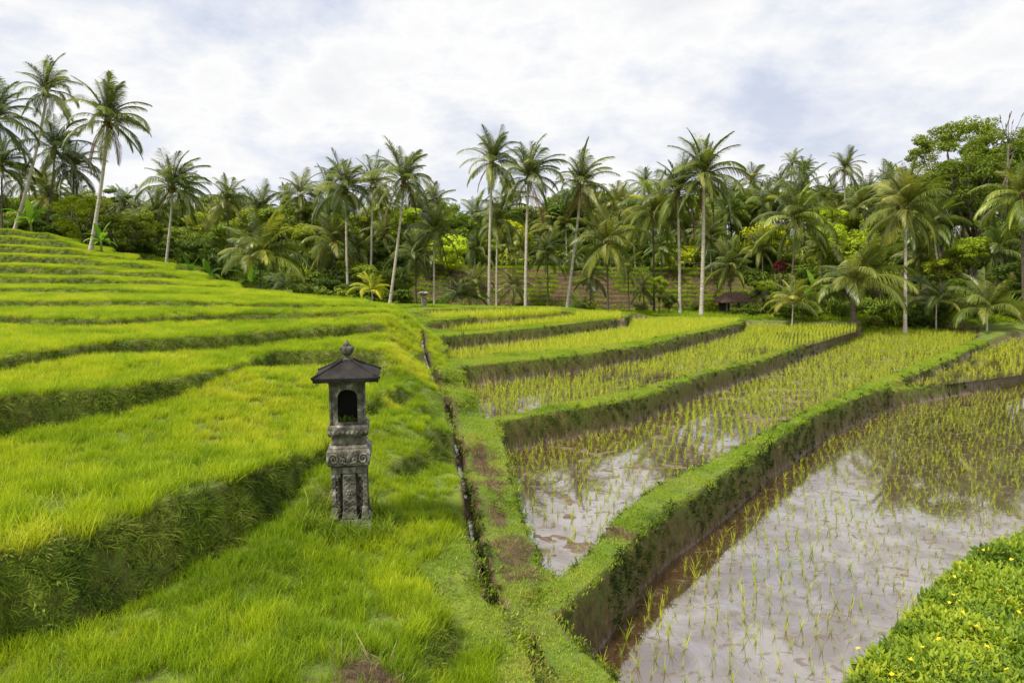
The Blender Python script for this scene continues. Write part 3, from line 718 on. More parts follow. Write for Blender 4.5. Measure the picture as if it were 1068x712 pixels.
# ------------------------------------------------------------------ yellow flowers on the leafy bank
def flower_mesh(seed):
    b = MB(); r = random.Random(seed); R = .017
    b.tube([(0,0,-.10),(.004,0,-.04),(0,0,0)], .0018, 5, 1)
    for k in range(5):
        a = k*1.2566 + r.uniform(-.2,.2); c, s = math.cos(a), math.sin(a); e = r.uniform(.3,.8)
        pts = [(0,0,0), (c*R*.6 - s*R*.5, s*R*.6 + c*R*.5, R*e*.5), (c*R*1.2, s*R*1.2, R*e), (c*R*.6 + s*R*.5, s*R*.6 - c*R*.5, R*e*.5)]
        b.add(pts, [(0,1,2,3)], 0)
    b.ball((0,0,.004), .005, 1, 6, 4, 0)
    return b.mesh('flower', [M['petal'], M['rachis']])
FLM = [flower_mesh(i) for i in range(3)]
for a, b_ in [(983,593),(995,603),(994,622),(1000,628),(1043,617),(979,668),(1029,676),(962,677),(1004,640),(1038,640),(895,678),(1018,655),(990,630),(1012,597),(950,690),(1050,700),(1055,585),(1062,640),(930,705),(1025,575)]:
    # nearest cover point on that bearing
    best = None
    for z in np.linspace(.3, .9, 40):
        q = at_z(a, b_, z); g = float(ground(np.array([q[0]]), np.array([q[1]]))[0])
        if best is None or abs(g + .11 - z) < best[0]: best = (abs(g + .11 - z), q)
    q = best[1]
    link('yellow_flower', FLM[a % 3], None, tuple(q + np.array([0,0,.02])), (random.uniform(.1,.7), random.uniform(-.3,.3), random.uniform(0,6)), random.uniform(.9,1.4), label='small yellow flower open above the leafy bank', category='flower', group='yellow flowers on the leafy bank')

# ------------------------------------------------------------------ palms
def frond_mesh(e0, droop, seed, nl=56, wid=.31, bare=False, mats=None, lw=.0215):
    r = np.random.default_rng(seed); n = 20
    t = np.linspace(0, 1, n + 1); e = np.radians(e0) - np.radians(droop) * t ** 1.25
    e = np.maximum(e, -np.pi/2 * .97)
    x = np.concatenate([[0], np.cumsum(np.cos((e[1:] + e[:-1]) / 2)) / n]); z = np.concatenate([[0], np.cumsum(np.sin((e[1:] + e[:-1]) / 2)) / n])
    sway = r.normal(0, .05); y = sway * t ** 2
    b = MB(); b.tube(list(zip(x, y, z)), [.0075 * (1 - .9*q) + .001 for q in t], 4, 0, False)
    V = [np.array(b.v)]; Q_ = [np.array(b.f)]; mi = [np.zeros(len(b.f), int)]; T = [np.full(len(b.v), .6)]; LR = [np.zeros(len(b.v))]
    off = len(b.v)
    tw = r.normal(0, .25)
    for sd in (-1, 1):
        for k in range(nl):
            tt = .13 + .87 * (k + r.uniform(-.25,.25)) / (nl - 1); tt = min(max(tt, .1), .995)
            p = np.array([np.interp(tt, t, x), np.interp(tt, t, y), np.interp(tt, t, z)]); ee = np.interp(tt, t, e)
            fw = np.array([math.cos(ee), 0, math.sin(ee)]); up = np.array([-math.sin(ee), 0, math.cos(ee)]); sdv = np.array([0, sd, 0.])
            Lf = wid * (math.sin(math.pi * min(.16 + tt * .80, .97)) ** .6) * r.uniform(.82, 1.1)
            an = math.radians(62 - 34 * tt + r.normal(0, 5))
            d = fw * math.cos(an) + (sdv * math.cos(.35+tw*sd) + up * math.sin(.35+tw*sd)) * math.sin(an)
            q = p.copy(); prev = d; w0 = lw * r.uniform(.8, 1.2); rows = []
            for j in range(5):
                s = j / 4
                wv = np.cross(prev, np.array([0, 0, 1.])); wv /= np.linalg.norm(wv) + 1e-6; wv = wv * .55 + up * .6 * sd * .0 + np.array([0, 0, .45]) * .6
                ww = w0 * (.6, 1.0, .85, .55, .06)[j]
                rows += [q - wv * ww * .5, q + wv * ww * .5]
                prev = prev + np.array([0, 0, -1.]) * (.26 + .30 * s) * (1.0 if e0 < 60 else .7) ; prev /= np.linalg.norm(prev)
                q = q + prev * Lf / 4
            V.append(np.array(rows)); Q_.append(np.array([[off+2*j, off+2*j+1, off+2*j+3, off+2*j+2] for j in range(4)])); off += 10
            mi.append(np.ones(4, int)); T.append(np.linspace(.35, 1, 5).repeat(2)); LR.append(np.full(10, r.uniform(0, 1)))
    return mesh_np('frond', np.concatenate(V), np.concatenate(Q_), None, mats or [M['rachis'], M['frond']], {'t': np.concatenate(T), 'lr': np.concatenate(LR)}, matidx=np.concatenate(mi))
BANDS = [(87, 26), (78, 50), (68, 72), (54, 86), (38, 96), (16, 92), (-10, 72), (-36, 48)]
FR = [[frond_mesh(e0, dr + s * 8, 1000 + i * 10 + s) for s in (-1, 0, 1)] for i, (e0, dr) in enumerate(BANDS)]
FRD = [frond_mesh(-52, 36, 1200 + s, mats=[M['fibre'], M['frond_dry']], nl=30) for s in range(2)]
LOWB = [(82, 40), (70, 66), (56, 84), (42, 96), (26, 96)]
FRL = [[frond_mesh(e0, dr + s * 9, 1300 + i * 10 + s, wid=.30, lw=.020) for s in (0, 1)] for i, (e0, dr) in enumerate(LOWB)]
NUTS = []
for s in range(3):
    b = MB(); r = random.Random(s)
    for k in range(11):
        a = r.uniform(0, 6.28); rr_ = r.uniform(.22, .42); b.ball((math.cos(a)*rr_, math.sin(a)*rr_, -.25 + r.uniform(-.28,.12)), .12, 1.15, 8, 6)
        b.tube([(0,0,.05),(math.cos(a)*rr_*.6, math.sin(a)*rr_*.6, .0),(math.cos(a)*rr_, math.sin(a)*rr_, -.15)], .018, 4)
    NUTS.append(b.mesh('coconut_cluster', [M['coconut']], True))
b = MB(); b.lathe([(.10,-.55),(.17,-.3),(.24,-.05),(.2,.2),(.09,.55),(0.01,.8)], 9); HUB = b.mesh('crown_heart', [M['fibre']], True)

def gz(x, y): return float(ground(np.array([x]), np.array([y]))[0])
def palm(name, foot, crown, Y, R, label, group=None, nf=22, nuts=True, dark=False, dry=0, low=False, tint=(1,1,1), sway=.3, seed=None, trunk_r=None, cat='palm'):
    seed = seed if seed is not None else int(foot[0]*7 + crown[1]*3) ; r = random.Random(seed)
    f = at_y(foot[0], foot[1], Y); c = at_y(crown[0], crown[1], Y + r.uniform(-.3,.3))
    g = gz(f[0], f[1]); f[2] = g - .1
    root = empty(name, tuple(f), label=label, category=cat, group=group)
    cl = Vector(c) - Vector(f)
    Lf = R / F * Y * 1.02
    if cl.z < .35: cl.z = .35
    # trunk: swollen foot, gentle S, grows vertical near the crown
    pts = []; rad_ = []; n = 26
    r0 = (trunk_r or min(.17, .05 + cl.z * .012)) * .66; r1 = r0 * .66
    for i in range(n + 1):
        t = i / n; bx = cl.x * (t ** .85 if abs(cl.x) > .8 else t); bow = math.sin(t * math.pi) * r.uniform(.04,.05) * cl.z * (1 if cl.x < 0 else -1) * .5
        pts.append((cl.x * (1 - (1-t)**1.35) + bow * .3, cl.y * t, cl.z * t)); rr_ = r0 + (r1 - r0) * t
        rad_.append(rr_ * (1 + .75 * math.exp(-t * cl.z / .25)) * (1 + .035 * (-1)**i))
    b = MB(); b.tube(pts, rad_, 9); tm = b.mesh('trunk', [M['trunk_dark' if dark else 'trunk']], True)
    link('trunk', tm, root)
    ct = Vector(pts[-1])
    s_h = Lf / 3.4
    if not low:
        link('crown_heart', HUB, root, ct + Vector((0,0,.1*s_h)), None, s_h * .9)
        if nuts: link('coconut_cluster', NUTS[seed % 3], root, ct + Vector((0,0,.1*s_h)), (0,0,r.uniform(0,6)), s_h * .85)
    ga = 2.39996; a0 = r.uniform(0, 6.28)
    bands = FRL if low else FR
    nf = nf + 9
    for k in range(nf):
        u = (k + .5) / nf
        bi = int(u ** (1.0 if low else 1.05) * len(bands)); bi = min(bi, len(bands)-1)
        me = bands[bi][r.randrange(len(bands[bi]))]
        if dry and k >= nf - dry: me = FRD[k % 2]
        az = a0 + k * ga + r.uniform(-.25,.25)
        az += -sway * math.sin(az) * .5       # a light breeze combs the fronds over
        az_s = 1 + .12 * math.cos(az - seed)
        o = link('frond', me, root, ct + Vector((math.cos(az)*.07, math.sin(az)*.07, (.28 - .3*u) * s_h * (0.2 if low else 1))), (r.uniform(-.25,.25), r.uniform(-.09,.09), az), Lf * az_s * r.uniform(.80, 1.10) * (1.0 if u > .12 else .85))
        sh = r.uniform(.8, 1.2); o.color = (tint[0]*sh*r.uniform(.95,1.15), tint[1]*sh, tint[2]*sh, 1)
        if me in FRD: o.name = 'dead_frond'
    return root

YG = (1.2,1.22,.85); DK = (.62,.72,.75); LT = (1.2,1.15,1.0)
PALMS = [
 ((14,262),(48,97),42,35,'tall leaning palm at the far left, pale trunk slanting right to a small crown',dict(nf=20)),
 ((94,268),(112,128),36,46,'large large palm at the left with straight pale trunk and brown coconuts',dict(nf=26,dry=2,trunk_r=.16)),
 ((48,262),(57,158),46,38,'dark coconut palm between the two tall left palms, its crown just under theirs',dict(tint=DK,dark=True)),
 ((-12,262),(-6,128),40,46,'coconut palm at the left edge, cut by the frame, long fronds reaching in',dict(tint=(.85,.9,.8),nf=24)),
 ((3,262),(2,176),44,36,'dark lower palm crown at the left edge of the grove',dict(tint=DK,dark=True)),
 ((74,262),(77,177),48,32,'short dark palm tucked behind the pale straight trunk at the left',dict(tint=DK,dark=True)),
 ((168,290),(180,197),40,39,'coconut palm with a dense upright crown standing alone right of the rounded olive tree',dict(nf=25,dry=1,tint=(.85,.92,.9))),
 ((240,295),(237,212),45,30,'windblown palm with a thin ragged crown behind the big low palm',dict(nf=16,dark=True)),
 ((272,312),(271,272),35,52,'big low palm with long arching yellowish fronds beside the banana plant on the hill edge',dict(low=True,nf=22,tint=YG,nuts=False,dark=True)),
 ((363,308),(361,199),45,37,'leftmost of the three tall palms in the left-centre cluster, straight pale trunk',dict(nf=24)),
 ((387,305),(389,194),52,30,'middle of the three tall palms in the left-centre cluster, set farther back',dict(nf=20,tint=LT)),
 ((406,322),(421,191),40,40,'rightmost tall palm of the left-centre cluster, trunk leaning right from behind the hill',dict(nf=25,dry=2)),
 ((353,312),(348,254),46,34,'shorter palm with a brownish trunk under the left-centre cluster',dict(nf=22,dark=True)),
 ((403,300),(401,246),56,24,'small far palm crown seen between the left-centre trunks',dict(nf=16)),
 ((434,318),(434,268),45,32,'dark upright palm right of the leaning pale trunk, behind the stone post',dict(tint=DK,dark=True,nf=20)),
 ((453,330),(453,243),42,34,'slim palm with a short pale trunk next to the stone post, one hanging orange frond',dict(nf=20,dry=2)),
 ((510,322),(513,171),45,37,'tallest palm of the centre group, straight white trunk, leftmost of its three',dict(nf=24,dry=1,trunk_r=.17)),
 ((548,328),(551,187),42,40,'middle palm of the three tall ones in the centre beyond the dykes',dict(nf=25,dry=3,trunk_r=.16)),
 ((590,327),(606,194),43,38,'tall palm beyond the dykes whose trunk curves right, rightmost of its three',dict(nf=25,dry=3,trunk_r=.16)),
 ((518,326),(519,232),48,33,'lower palm half hidden behind the tallest white trunk in the centre',dict(nf=20,tint=(.85,.9,.9))),
 ((571,326),(571,266),46,29,'short dark trunked palm with spiky fronds between the two centre trunks',dict(nf=20,dark=True,dry=1,tint=(.8,.9,.95))),
 ((634,331),(633,256),40,42,'medium palm with a dark green trunk and wide pale crown right of the centre group',dict(nf=24,dark=True,tint=LT,nuts=False)),
 ((482,320),(481,312),44,30,'young stemless palm at the left of the brown terrace steps',dict(low=True,nf=12,nuts=False)),
 ((731,336),(734,186),42,47,'tallest palm right of centre, thick white trunk, sweeping drooping crown',dict(nf=27,dry=1,trunk_r=.19)),
 ((709,336),(707,203),44,42,'palm immediately left of the thickest white trunk, its crown merging with that one',dict(nf=24,dry=2,trunk_r=.16)),
 ((682,333),(681,222),47,42,'palm with a greyish trunk and yellow-green drooping crown, third from the thickest white trunk',dict(nf=22,tint=YG,dark=True)),
 ((763,328),(761,279),49,30,'short palm with a brown trunk standing just behind the little tiled hut',dict(nf=20,dark=True)),
 ((656,333),(655,283),43,22,'small yellowish palm in front of the brown terrace steps',dict(nf=14,tint=YG,nuts=False,dark=True)),
 ((825,322),(830,233),46,50,'broad palm with huge arching yellowed fronds behind the magenta shrub',dict(nf=20,tint=YG,dark=True)),
 ((881,285),(881,177),66,22,'slender far palm with a thin bare trunk standing over the tree line right of centre',dict(nf=18)),
 ((891,336),(889,300),40,56,'low wide palm with spreading fronds on a thick short trunk at the right paddy edge',dict(nf=20,low=True,dark=True,nuts=False,trunk_r=.24)),
 ((826,337),(827,318),40,38,'stemless young palm right of the hut with fronds arching near the ground',dict(low=True,nf=12,nuts=False,tint=LT)),
 ((944.5,338),(945,222),40,50,'palm with a speckled pale trunk standing at the right paddy edge',dict(nf=24,trunk_r=.16,tint=LT)),
 ((988,325),(974,236),48,36,'palm leaning left behind the one with the speckled trunk',dict(nf=20,tint=(.9,1,.9))),
 ((1068,330),(1066,208),42,50,'palm at the right edge of the picture with long yellowish arching fronds',dict(nf=22,dark=True,tint=YG,nuts=False)),
 ((1030,339),(1030,324),39,46,'stemless palm with yellow stalks at the far right paddy edge',dict(low=True,nf=14,tint=LT,nuts=False)),
 ((977,337),(977,316),41,38,'young palm with stiff upright fronds between the speckled trunk and the far right low palm',dict(low=True,nf=13,nuts=False)),
 ((388,316),(388,304),38,24,'bright yellow young palm against the hill edge, left of the leaning pale trunk',dict(low=True,nf=9,tint=(2.6,2.3,.7),nuts=False)),
 ((703,293),(703,284),60,18,'small bright yellow palm on the terrace steps behind the white trunks',dict(low=True,nf=9,tint=(2.6,2.4,.7),nuts=False)),
 ((300,318),(300,300),40,26,'dark young palm right of the big low palm on the hill edge',dict(low=True,nf=11,tint=DK,nuts=False)),
 ((535,330),(536,300),47,22,'small palm just left of the middle tall centre palm, before the brown steps',dict(nf=14,dark=True,nuts=False)),
 ((616,330),(617,290),48,24,'small palm right of the curving centre trunk, before the brown steps',dict(nf=14,dark=True,nuts=False,tint=DK)),
 ((672,331),(671,302),46,20,'low palm just left of the greyish trunked palm, before the brown steps',dict(nf=12,dark=True,nuts=False)),
 ((497,326),(497,296),49,22,'small palm just left of the tallest centre palm, before the brown steps',dict(nf=13,dark=True,nuts=False)),
 ((605,334),(606,322),46,16,'little fan of young palm fronds at the foot of the curving centre trunk',dict(low=True,nf=8,nuts=False,tint=YG)),
]
for ft, crn, Y_, R_, lb, kw in PALMS:
    palm('young_palm' if kw.get('low') else 'coconut_palm', ft, crn, Y_, R_, lb, 'coconut palms around the rice fields', **kw)
FARP = [(300,213,22,66),(322,232,26,60),(480,246,24,62),(496,262,24,56),(620,226,24,62),(648,214,22,66),(672,196,22,70),(660,240,28,56),(783,192,22,70),(800,212,26,62),(812,196,20,72),(826,172,16,78),(839,179,17,78),(856,212,24,64),(868,206,20,68),(905,204,22,66),(921,193,22,66),(930,215,26,60),(205,240,22,58),(222,250,24,54),(22,190,26,54),(130,215,22,60),(440,222,20,64),(590,235,26,60),(760,225,28,58),(740,250,30,54),(1010,220,30,56),(1040,262,34,48),(455,268,24,54),(540,262,24,56),(690,262,26,54),(795,262,26,54),(960,268,28,50),(330,270,24,52),(374,262,22,54),(855,262,30,50),(600,268,22,54)]
_r = random.Random(77)
for k in range(38):
    px = 20 + 1060 * (k + _r.uniform(0, 1)) / 38
    FARP.append((px, np.interp(px, [0, 60, 260, 330, 480, 640, 900, 1068], [192, 206, 218, 216, 234, 224, 218, 202]) + _r.uniform(-16, 22), _r.uniform(24, 36), _r.uniform(62, 72) if 420 < px < 815 else _r.uniform(51, 62)))
for i, (cx, cy, R_, Y_) in enumerate(FARP):
    c = at_y(cx, cy, Y_); g = gz(c[0], c[1])
    fx = cx + ((i * 37) % 9 - 4)
    base = at_y(fx, cy, Y_); 
    fy = cy + 40
    palm('coconut_palm', (fx, fy), (cx, cy), Y_, R_, 'smaller coconut palm in the mixed grove behind the front row of palms', 'coconut palms of the grove behind', nf=17, nuts=False, dark=(i % 2 == 0), tint=[(.8,.9,.85),(1,1,.95),(1.15,1.1,.85)][i % 3], seed=9000+i)

# ------------------------------------------------------------------ broadleaf trees and shrubs
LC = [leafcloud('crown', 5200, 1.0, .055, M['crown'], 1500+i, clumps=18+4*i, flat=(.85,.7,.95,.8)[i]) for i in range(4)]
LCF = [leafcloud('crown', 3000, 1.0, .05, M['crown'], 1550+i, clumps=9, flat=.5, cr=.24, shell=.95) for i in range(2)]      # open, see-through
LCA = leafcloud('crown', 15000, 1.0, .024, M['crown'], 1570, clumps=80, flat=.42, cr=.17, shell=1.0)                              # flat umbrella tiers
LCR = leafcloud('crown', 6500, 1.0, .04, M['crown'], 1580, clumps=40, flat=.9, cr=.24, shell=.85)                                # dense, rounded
def tree(name, px, py, Y, R, me, tint, label, group=None, sq=1.0, cat='tree', lean=0.0, limbs=5, bare=False):
    c = at_y(px, py, Y); Rm = R / F * Y; f = np.array([c[0] - lean, c[1], gz(c[0] - lean, c[1]) - .1]); r = random.Random(int(px*13+py))
    c[2] = max(c[2], f[2] + Rm * .35)
    root = empty(name, tuple(f), label=label, category=cat, group=group)
    t = Vector(c) - Vector(f); b = MB(); fork = t * .45
    r0 = max(.04, .035 * Rm + .012 * t.z)
    b.tube([(0,0,0), (t.x*.15, 0, t.z*.22), tuple(fork)], [r0*1.3, r0, r0*.8], 8)
    for k in range(limbs):
        a = k * 2.4 + r.uniform(0,1); e = Vector((math.cos(a)*Rm*.6, math.sin(a)*Rm*.6, Rm*r.uniform(.0,.5)*sq)) + t
        md = (fork + e) * .5 + Vector((math.cos(a)*Rm*.08, math.sin(a)*Rm*.08, -.05*Rm))
        b.tube([tuple(fork), tuple(md), tuple(e)], [r0*.6, r0*.38, r0*.12], 6)
        for q in range(2):
            a2 = a + (-.7, .7)[q]; e2 = md + Vector((math.cos(a2)*Rm*.4, math.sin(a2)*Rm*.4, Rm*.3*sq)); b.tube([tuple(md), tuple(e2)], [r0*.3, r0*.07], 5)
    link('trunk', b.mesh('trunk', [M['bark']], True), root)
    o = link('crown', me, root, tuple(t), (0,0,r.uniform(0,6)), (Rm, Rm, Rm*sq)); o.color = (*tint, 1)
    return root
OL = (1.7,1.45,.6); GN_ = (1,1,1); BR = (2.1,2.0,.9); DG = (.6,.7,.7)
TREES = [
 (86,226,43,32,LCR,(1.5,1.35,.5),'rounded olive green tree directly left of the pale straight trunk at the left',1.0),
 (128,244,44,26,LCR,(1.6,1.35,.5),'olive green bushy tree directly right of the pale straight trunk at the left',1.0),
 (118,205,56,16,LCF[0],(.8,.85,.6),'thin airy tree top showing between the two left palm crowns',1.0),
 (150,250,46,22,LC[1],OL,'yellowish feathery tree left of the dense upright palm',1.0),
 (312,214,62,20,LCF[1],GN_,'airy light green tree on the skyline left of the three clustered palms',1.2),
 (205,262,46,26,LC[0],GN_,'green tree right of the dense upright palm at the left',.9),
 (470,262,52,24,LC[2],BR,'light green tree left of the tallest white trunk in the centre',1.0),
 (410,292,48,24,LC[0],GN_,'dark green leafy bush behind the leaning pale trunk',.9),
 (688,296,44,11,LC[2],BR,'small round headed bright tree in front of the white trunk pair',1.0),
 (698,313,44,9,LC[1],GN_,'little dark sapling between the white trunk pair',1.4),
 (775,222,64,22,LC[1],OL,'yellow-green tree on the skyline right of the drooping tallest palm',1.5),
 (885,262,50,36,LC[3],(1.5,1.4,.7),'large bushy olive tree behind the low wide palm',1.1),
 (862,228,58,20,LC[0],BR,'bright green tree below the slender far palm',1.0),
 (1012,156,56,56,LCA,(.72,.74,.5),'tall spreading umbrella tree at the upper right with flat leaf tiers',1.15),
 (1022,192,52,58,LCA,(.95,.92,.55),'second spreading tree with drooping feathery tiers below the umbrella tree',1.1),
 (972,196,58,22,LCF[0],GN_,'open branched tree at the left of the umbrella tree',1.0),
 (930,222,60,20,LC[2],OL,'olive tree crown behind the speckled trunk palm',1.0),
 (1035,168,60,44,LC[2],(.75,.78,.5),'broad leafy tree filling in behind the umbrella tree',.9),
 (1062,176,56,40,LC[3],(1.1,1.2,.8),'dense leafy tree at the right edge under the umbrella tree',1.0),
 (984,222,58,34,LC[1],(1.2,1.25,.7),'dense yellow-green tree below the left side of the umbrella tree',1.0),
 (1045,240,50,30,LC[0],GN_,'leafy tree left of the palm at the right edge',1.0),
 (1010,262,48,26,LC[1],(1.3,1.3,.7),'mid green tree with pale limbs above the far right low palms',1.0),
 (815,277,48,8,LC[2],(1,1,1),'magenta leaved shrub on the terrace edge behind the hut',.9),
 (797,298,46,11,LC[0],(2.6,2.2,.6),'bright yellow-green croton shrub left of the magenta shrub',.9),
 (842,290,46,16,LC[1],(1.5,1.5,.8),'leafy bush right of the magenta shrub',1.0),
 (340,300,44,22,LC[0],DG,'dark bush between the big low palm and the left-centre cluster',.8),
 (380,290,50,22,LC[2],GN_,'mid green bush behind the bright yellow young palm',.9),
 (30,238,46,24,LC[3],DG,'dark shrub mass below the tall leaning palm',.8),
]
for px, py, Y_, R_, me, tn, lb, sq in TREES:
    nm = 'shrub' if ('bush' in lb.split(' beh')[0] or 'shrub' in lb) else 'broadleaf_tree'
    o = tree(nm, px, py, Y_, R_, me, tn, lb, None, sq, cat='shrub' if nm == 'shrub' else 'tree')
    if lb.startswith('magenta'):
        for ch in o.children:
            if ch.name.startswith('crown'):
                mm = ch.data.copy(); mm.materials[0] = M['magenta']; ch.data = mm
r = random.Random(5)
for i in range(92):
    px = -60 + 1190 * (i + r.uniform(0, 1)) / 92; Y_ = r.uniform(60, 84)
    sk = np.interp(px, [-60, 60, 160, 230, 330, 480, 560, 640, 800, 900, 960, 1130], [190, 192, 196, 200, 192, 210, 200, 194, 190, 186, 172, 138])
    R_ = r.uniform(18, 29); py = sk + R_ * .8 + r.uniform(0, 22)
    tn = r.choice([GN_, DG, OL, BR, (1.2,1.2,.8), (.8,.9,.8)])
    tree('broadleaf_tree', px, py, Y_, R_, LC[r.randrange(4)] if r.random() < .8 else LCF[0], tn, 'leafy tree of the mixed wood filling the hillside behind the palms', 'trees of the wood on the hillside behind', r.uniform(.8, 1.3))
_r = random.Random(91)
for px, py, Y_, R_, tn in [(140,236,50,26,OL),(165,240,54,24,OL),(188,252,50,24,GN_),(215,236,56,24,OL),(238,250,52,26,(1.3,1.3,.7)),(262,236,58,24,OL),(285,232,56,26,GN_),(310,246,50,24,OL),(335,226,60,24,(1.2,1.2,.8)),(342,262,50,24,GN_),(375,238,60,24,OL),(400,268,56,24,GN_),(440,246,60,24,OL),(478,244,64,24,OL),(505,262,62,24,GN_),(250,222,66,26,DG),(190,226,66,24,GN_),(225,214,70,22,OL),(460,236,70,22,DG),(345,236,68,26,GN_),(290,246,60,26,DG),(520,236,72,24,GN_),(575,226,72,24,DG),(530,250,64,26,OL),(600,262,62,26,OL),(655,262,62,28,GN_),(725,270,62,24,OL),(800,250,56,28,OL),(862,252,54,30,(1.6,1.6,.7)),(900,238,58,26,OL),(955,252,54,28,GN_),(985,280,48,22,OL),(912,292,46,18,GN_),(60,236,50,24,DG),(8,232,50,26,GN_),(-20,215,52,34,DG),(925,250,60,26,OL),(1060,290,46,26,GN_),(1000,300,45,18,(1.4,1.4,.7)),(1045,318,43,12,GN_),(962,322,44,12,GN_),(868,322,44,12,GN_),(455,318,48,11,GN_),(498,322,48,9,OL),(543,320,48,10,GN_),(615,322,48,11,OL),(668,320,48,9,GN_),(722,322,48,10,GN_),(744,320,48,9,OL)]:
    tree('broadleaf_tree', px, py, Y_, R_, LC[_r.randrange(4)], tn, 'leafy tree or bush filling the gaps between the front palms', 'leafy trees between the palms', _r.uniform(.85, 1.15))
# bare reaching branches at the upper right
b = MB(); f = at_y(1052,150,50); g0 = gz(f[0], f[1])
tp = [(0,0,0),(.1,0,(f[2]-g0)*.6),(0,0,f[2]-g0)]; b.tube(tp, [.14,.1,.06], 7)
for dx, dz in [(-14,42),(-6,30),(3,36),(9,28),(16,50),(-2,46)]:
    e = Vector((dx/F*50, .3*dx/14, dz/F*50*.62)); s = Vector(tp[-1]); md = s + e*.5 + Vector((.1*(dx>0)-.05,0,0)); b.tube([tuple(s), tuple(md), tuple(s+e)], [.03,.02,.012], 5)
    b.tube([tuple(s+e*.9), tuple(s+e*1.08+Vector((.05,0,0)))], [.035,.02], 5)
link('bare_tree', b.mesh('bare_tree', [M['bark']], True), None, (f[0], f[1], g0), label='bare thin branches reaching above the trees at the upper right edge', category='tree')

# banana plants
def leafblade(L, W, e0, droop, seed):
    n = 10; V = []; T = []; x = z = 0; e = math.radians(e0); r = random.Random(seed)
    for i in range(n+1):
        t = i/n; w = W * math.sin(math.pi * min(max(t*.96+.02,0),1)) ** .7 / 2 if t > .15 else W * .04
        V += [(x, -w, z + w*.35 + r.uniform(-.01,.01)), (x, 0, z), (x, w, z + w*.35 + r.uniform(-.01,.01))]; T += [.9,.6,.9]
        e -= math.radians(droop)/n; x += math.cos(e)*L/n; z += math.sin(e)*L/n
    Fq = [(3*i+j, 3*i+j+1, 3*i+j+4, 3*i+j+3) for i in range(n) for j in range(2)]
    return mesh_np('leaf', V, Fq, None, [M['banana_leaf']], {'t': T, 'lr': [r.random()]*len(V)}, smooth=True)
BL = [leafblade(1.5,.42,80,30,1), leafblade(1.6,.45,62,70,2), leafblade(1.5,.42,45,90,3), leafblade(1.3,.40,25,80,4)]
for px, py, Y_, s, lb in [(262,305,35,.95,'small banana plant with one bright upright leaf by the big low palm'),(106,266,36,.75,'banana plant with broad leaves at the foot of the pale straight left trunk'),(34,258,42,1.0,'banana plant under the tall leaning palm'),(200,295,38,.9,'banana clump behind the hill crest right of the dense upright palm'),(218,298,39,.85,'second banana clump behind the crest, next to its larger neighbour'),(600,330,45,.7,'banana plant before the brown steps, by the curving centre trunk'),(690,272,58,1.0,'banana plant above the steps behind the white trunk pair'),(848,312,44,1.0,'banana plant beneath the magenta shrub'),(465,330,46,.8,'banana plant between stone post and tallest white trunk')]:
    f = at_y(px, py, Y_); g = gz(f[0], f[1]) - .05; h = .9 * s + max(0, f[2] - g - .3)
    root = empty('banana_plant', (f[0], f[1], g), px, label=lb, category='banana plant')
    b = MB(); b.tube([(0,0,0),(0,0,h*.6),(0.02,0,h)], [.10*s,.08*s,.05*s], 8); link('stem', b.mesh('stem', [M['rachis']], True), root)
    for k in range(8):
        o = link('leaf', BL[min(k//2, 3)], root, (0,0,h), (0,0,k*2.4+px), s*random.uniform(.85,1.1)); v = random.uniform(.8,1.2)*(1.7 if 'bright' in lb and k < 2 else 1); o.color = (v, v, v, 1)

# undergrowth: an uncountable mass over the hillside
UC = [leafcloud('u%d' % i, 420, .55, .085, M['under'], 1700+i, clumps=6, flat=.8, cr=.5) for i in range(4)]
UC += [blades('uf%d' % i, 60, .25, (.5, 1.1), (.03, .06), .5, (.4, 1.8), M['under'], 1720+i, square=False, seg=4, wide=True) for i in range(2)]
farm = (freg == 90) & view
inst = (brownx[Q[:, 0]] > .25)
d1 = np.where(farm & (cen[:, 1] > 60), .55, 0) + np.where(farm & ~inst & (cen[:, 1] > 44) & (cen[:, 1] <= 60), .95, 0)
d1 = np.where((cen[:, 0] > -7.5) & (cen[:, 0] < 17) & (cen[:, 1] < 60), 0, d1)
d1 = d1 + np.where(farm & (cen[:, 0] < -6) & (cen[:, 1] <= 44), .7, 0)
d1 = d1 + np.where(farm & (cen[:, 0] > 13.5) & (cen[:, 1] > 41.5) & (cen[:, 1] <= 44), 1.0, 0)
P, f = samp(d1); k = len(f)
s = rng.uniform(.8, 1.7, k) * np.where(P[:, 1] > 58, 1.5, 1); P[:, 2] += .25 * s
scatter('undergrowth', P, np.stack([rng.normal(0,.15,k), rng.normal(0,.15,k), rng.uniform(0,6.28,k)], 1), s, rng.integers(0, 6, k), tintf(P, 57, .25, 1.3, .45, .14), UC, 'tangled green undergrowth covering the hillside among the palms')
# grass on the ledges of the far steps and at the field ends
FG = [blades('fg%d' % i, 60, .28, (.12, .35), (.015, .03), .35, (.2, 1.2), M['grass'], 1750+i, seg=3) for i in range(3)]
fl = farm & inst & (fn[:, 2] > .55)
pat = fbm(cen[:, 0]*.45, cen[:, 1]*.9, 91)
P, f = samp(np.where(fl, 3.0 + 14 * sstep(.47, .6, pat), 0) + np.where(farm & (cen[:, 1] < 46) & ~fl, 7, 0) + np.where(farm & ~inst & (cen[:, 1] >= 46) & (cen[:, 1] < 50), 3, 0)); k = len(f)
scatter('ledge_grass', P, align(f, .3, k), rng.uniform(.6, 1.2, k), rng.integers(0, 3, k), np.clip(rng.normal(.33, .16, k), 0, 1), FG, 'grass on the far field ends and on the ledges of the brown steps')

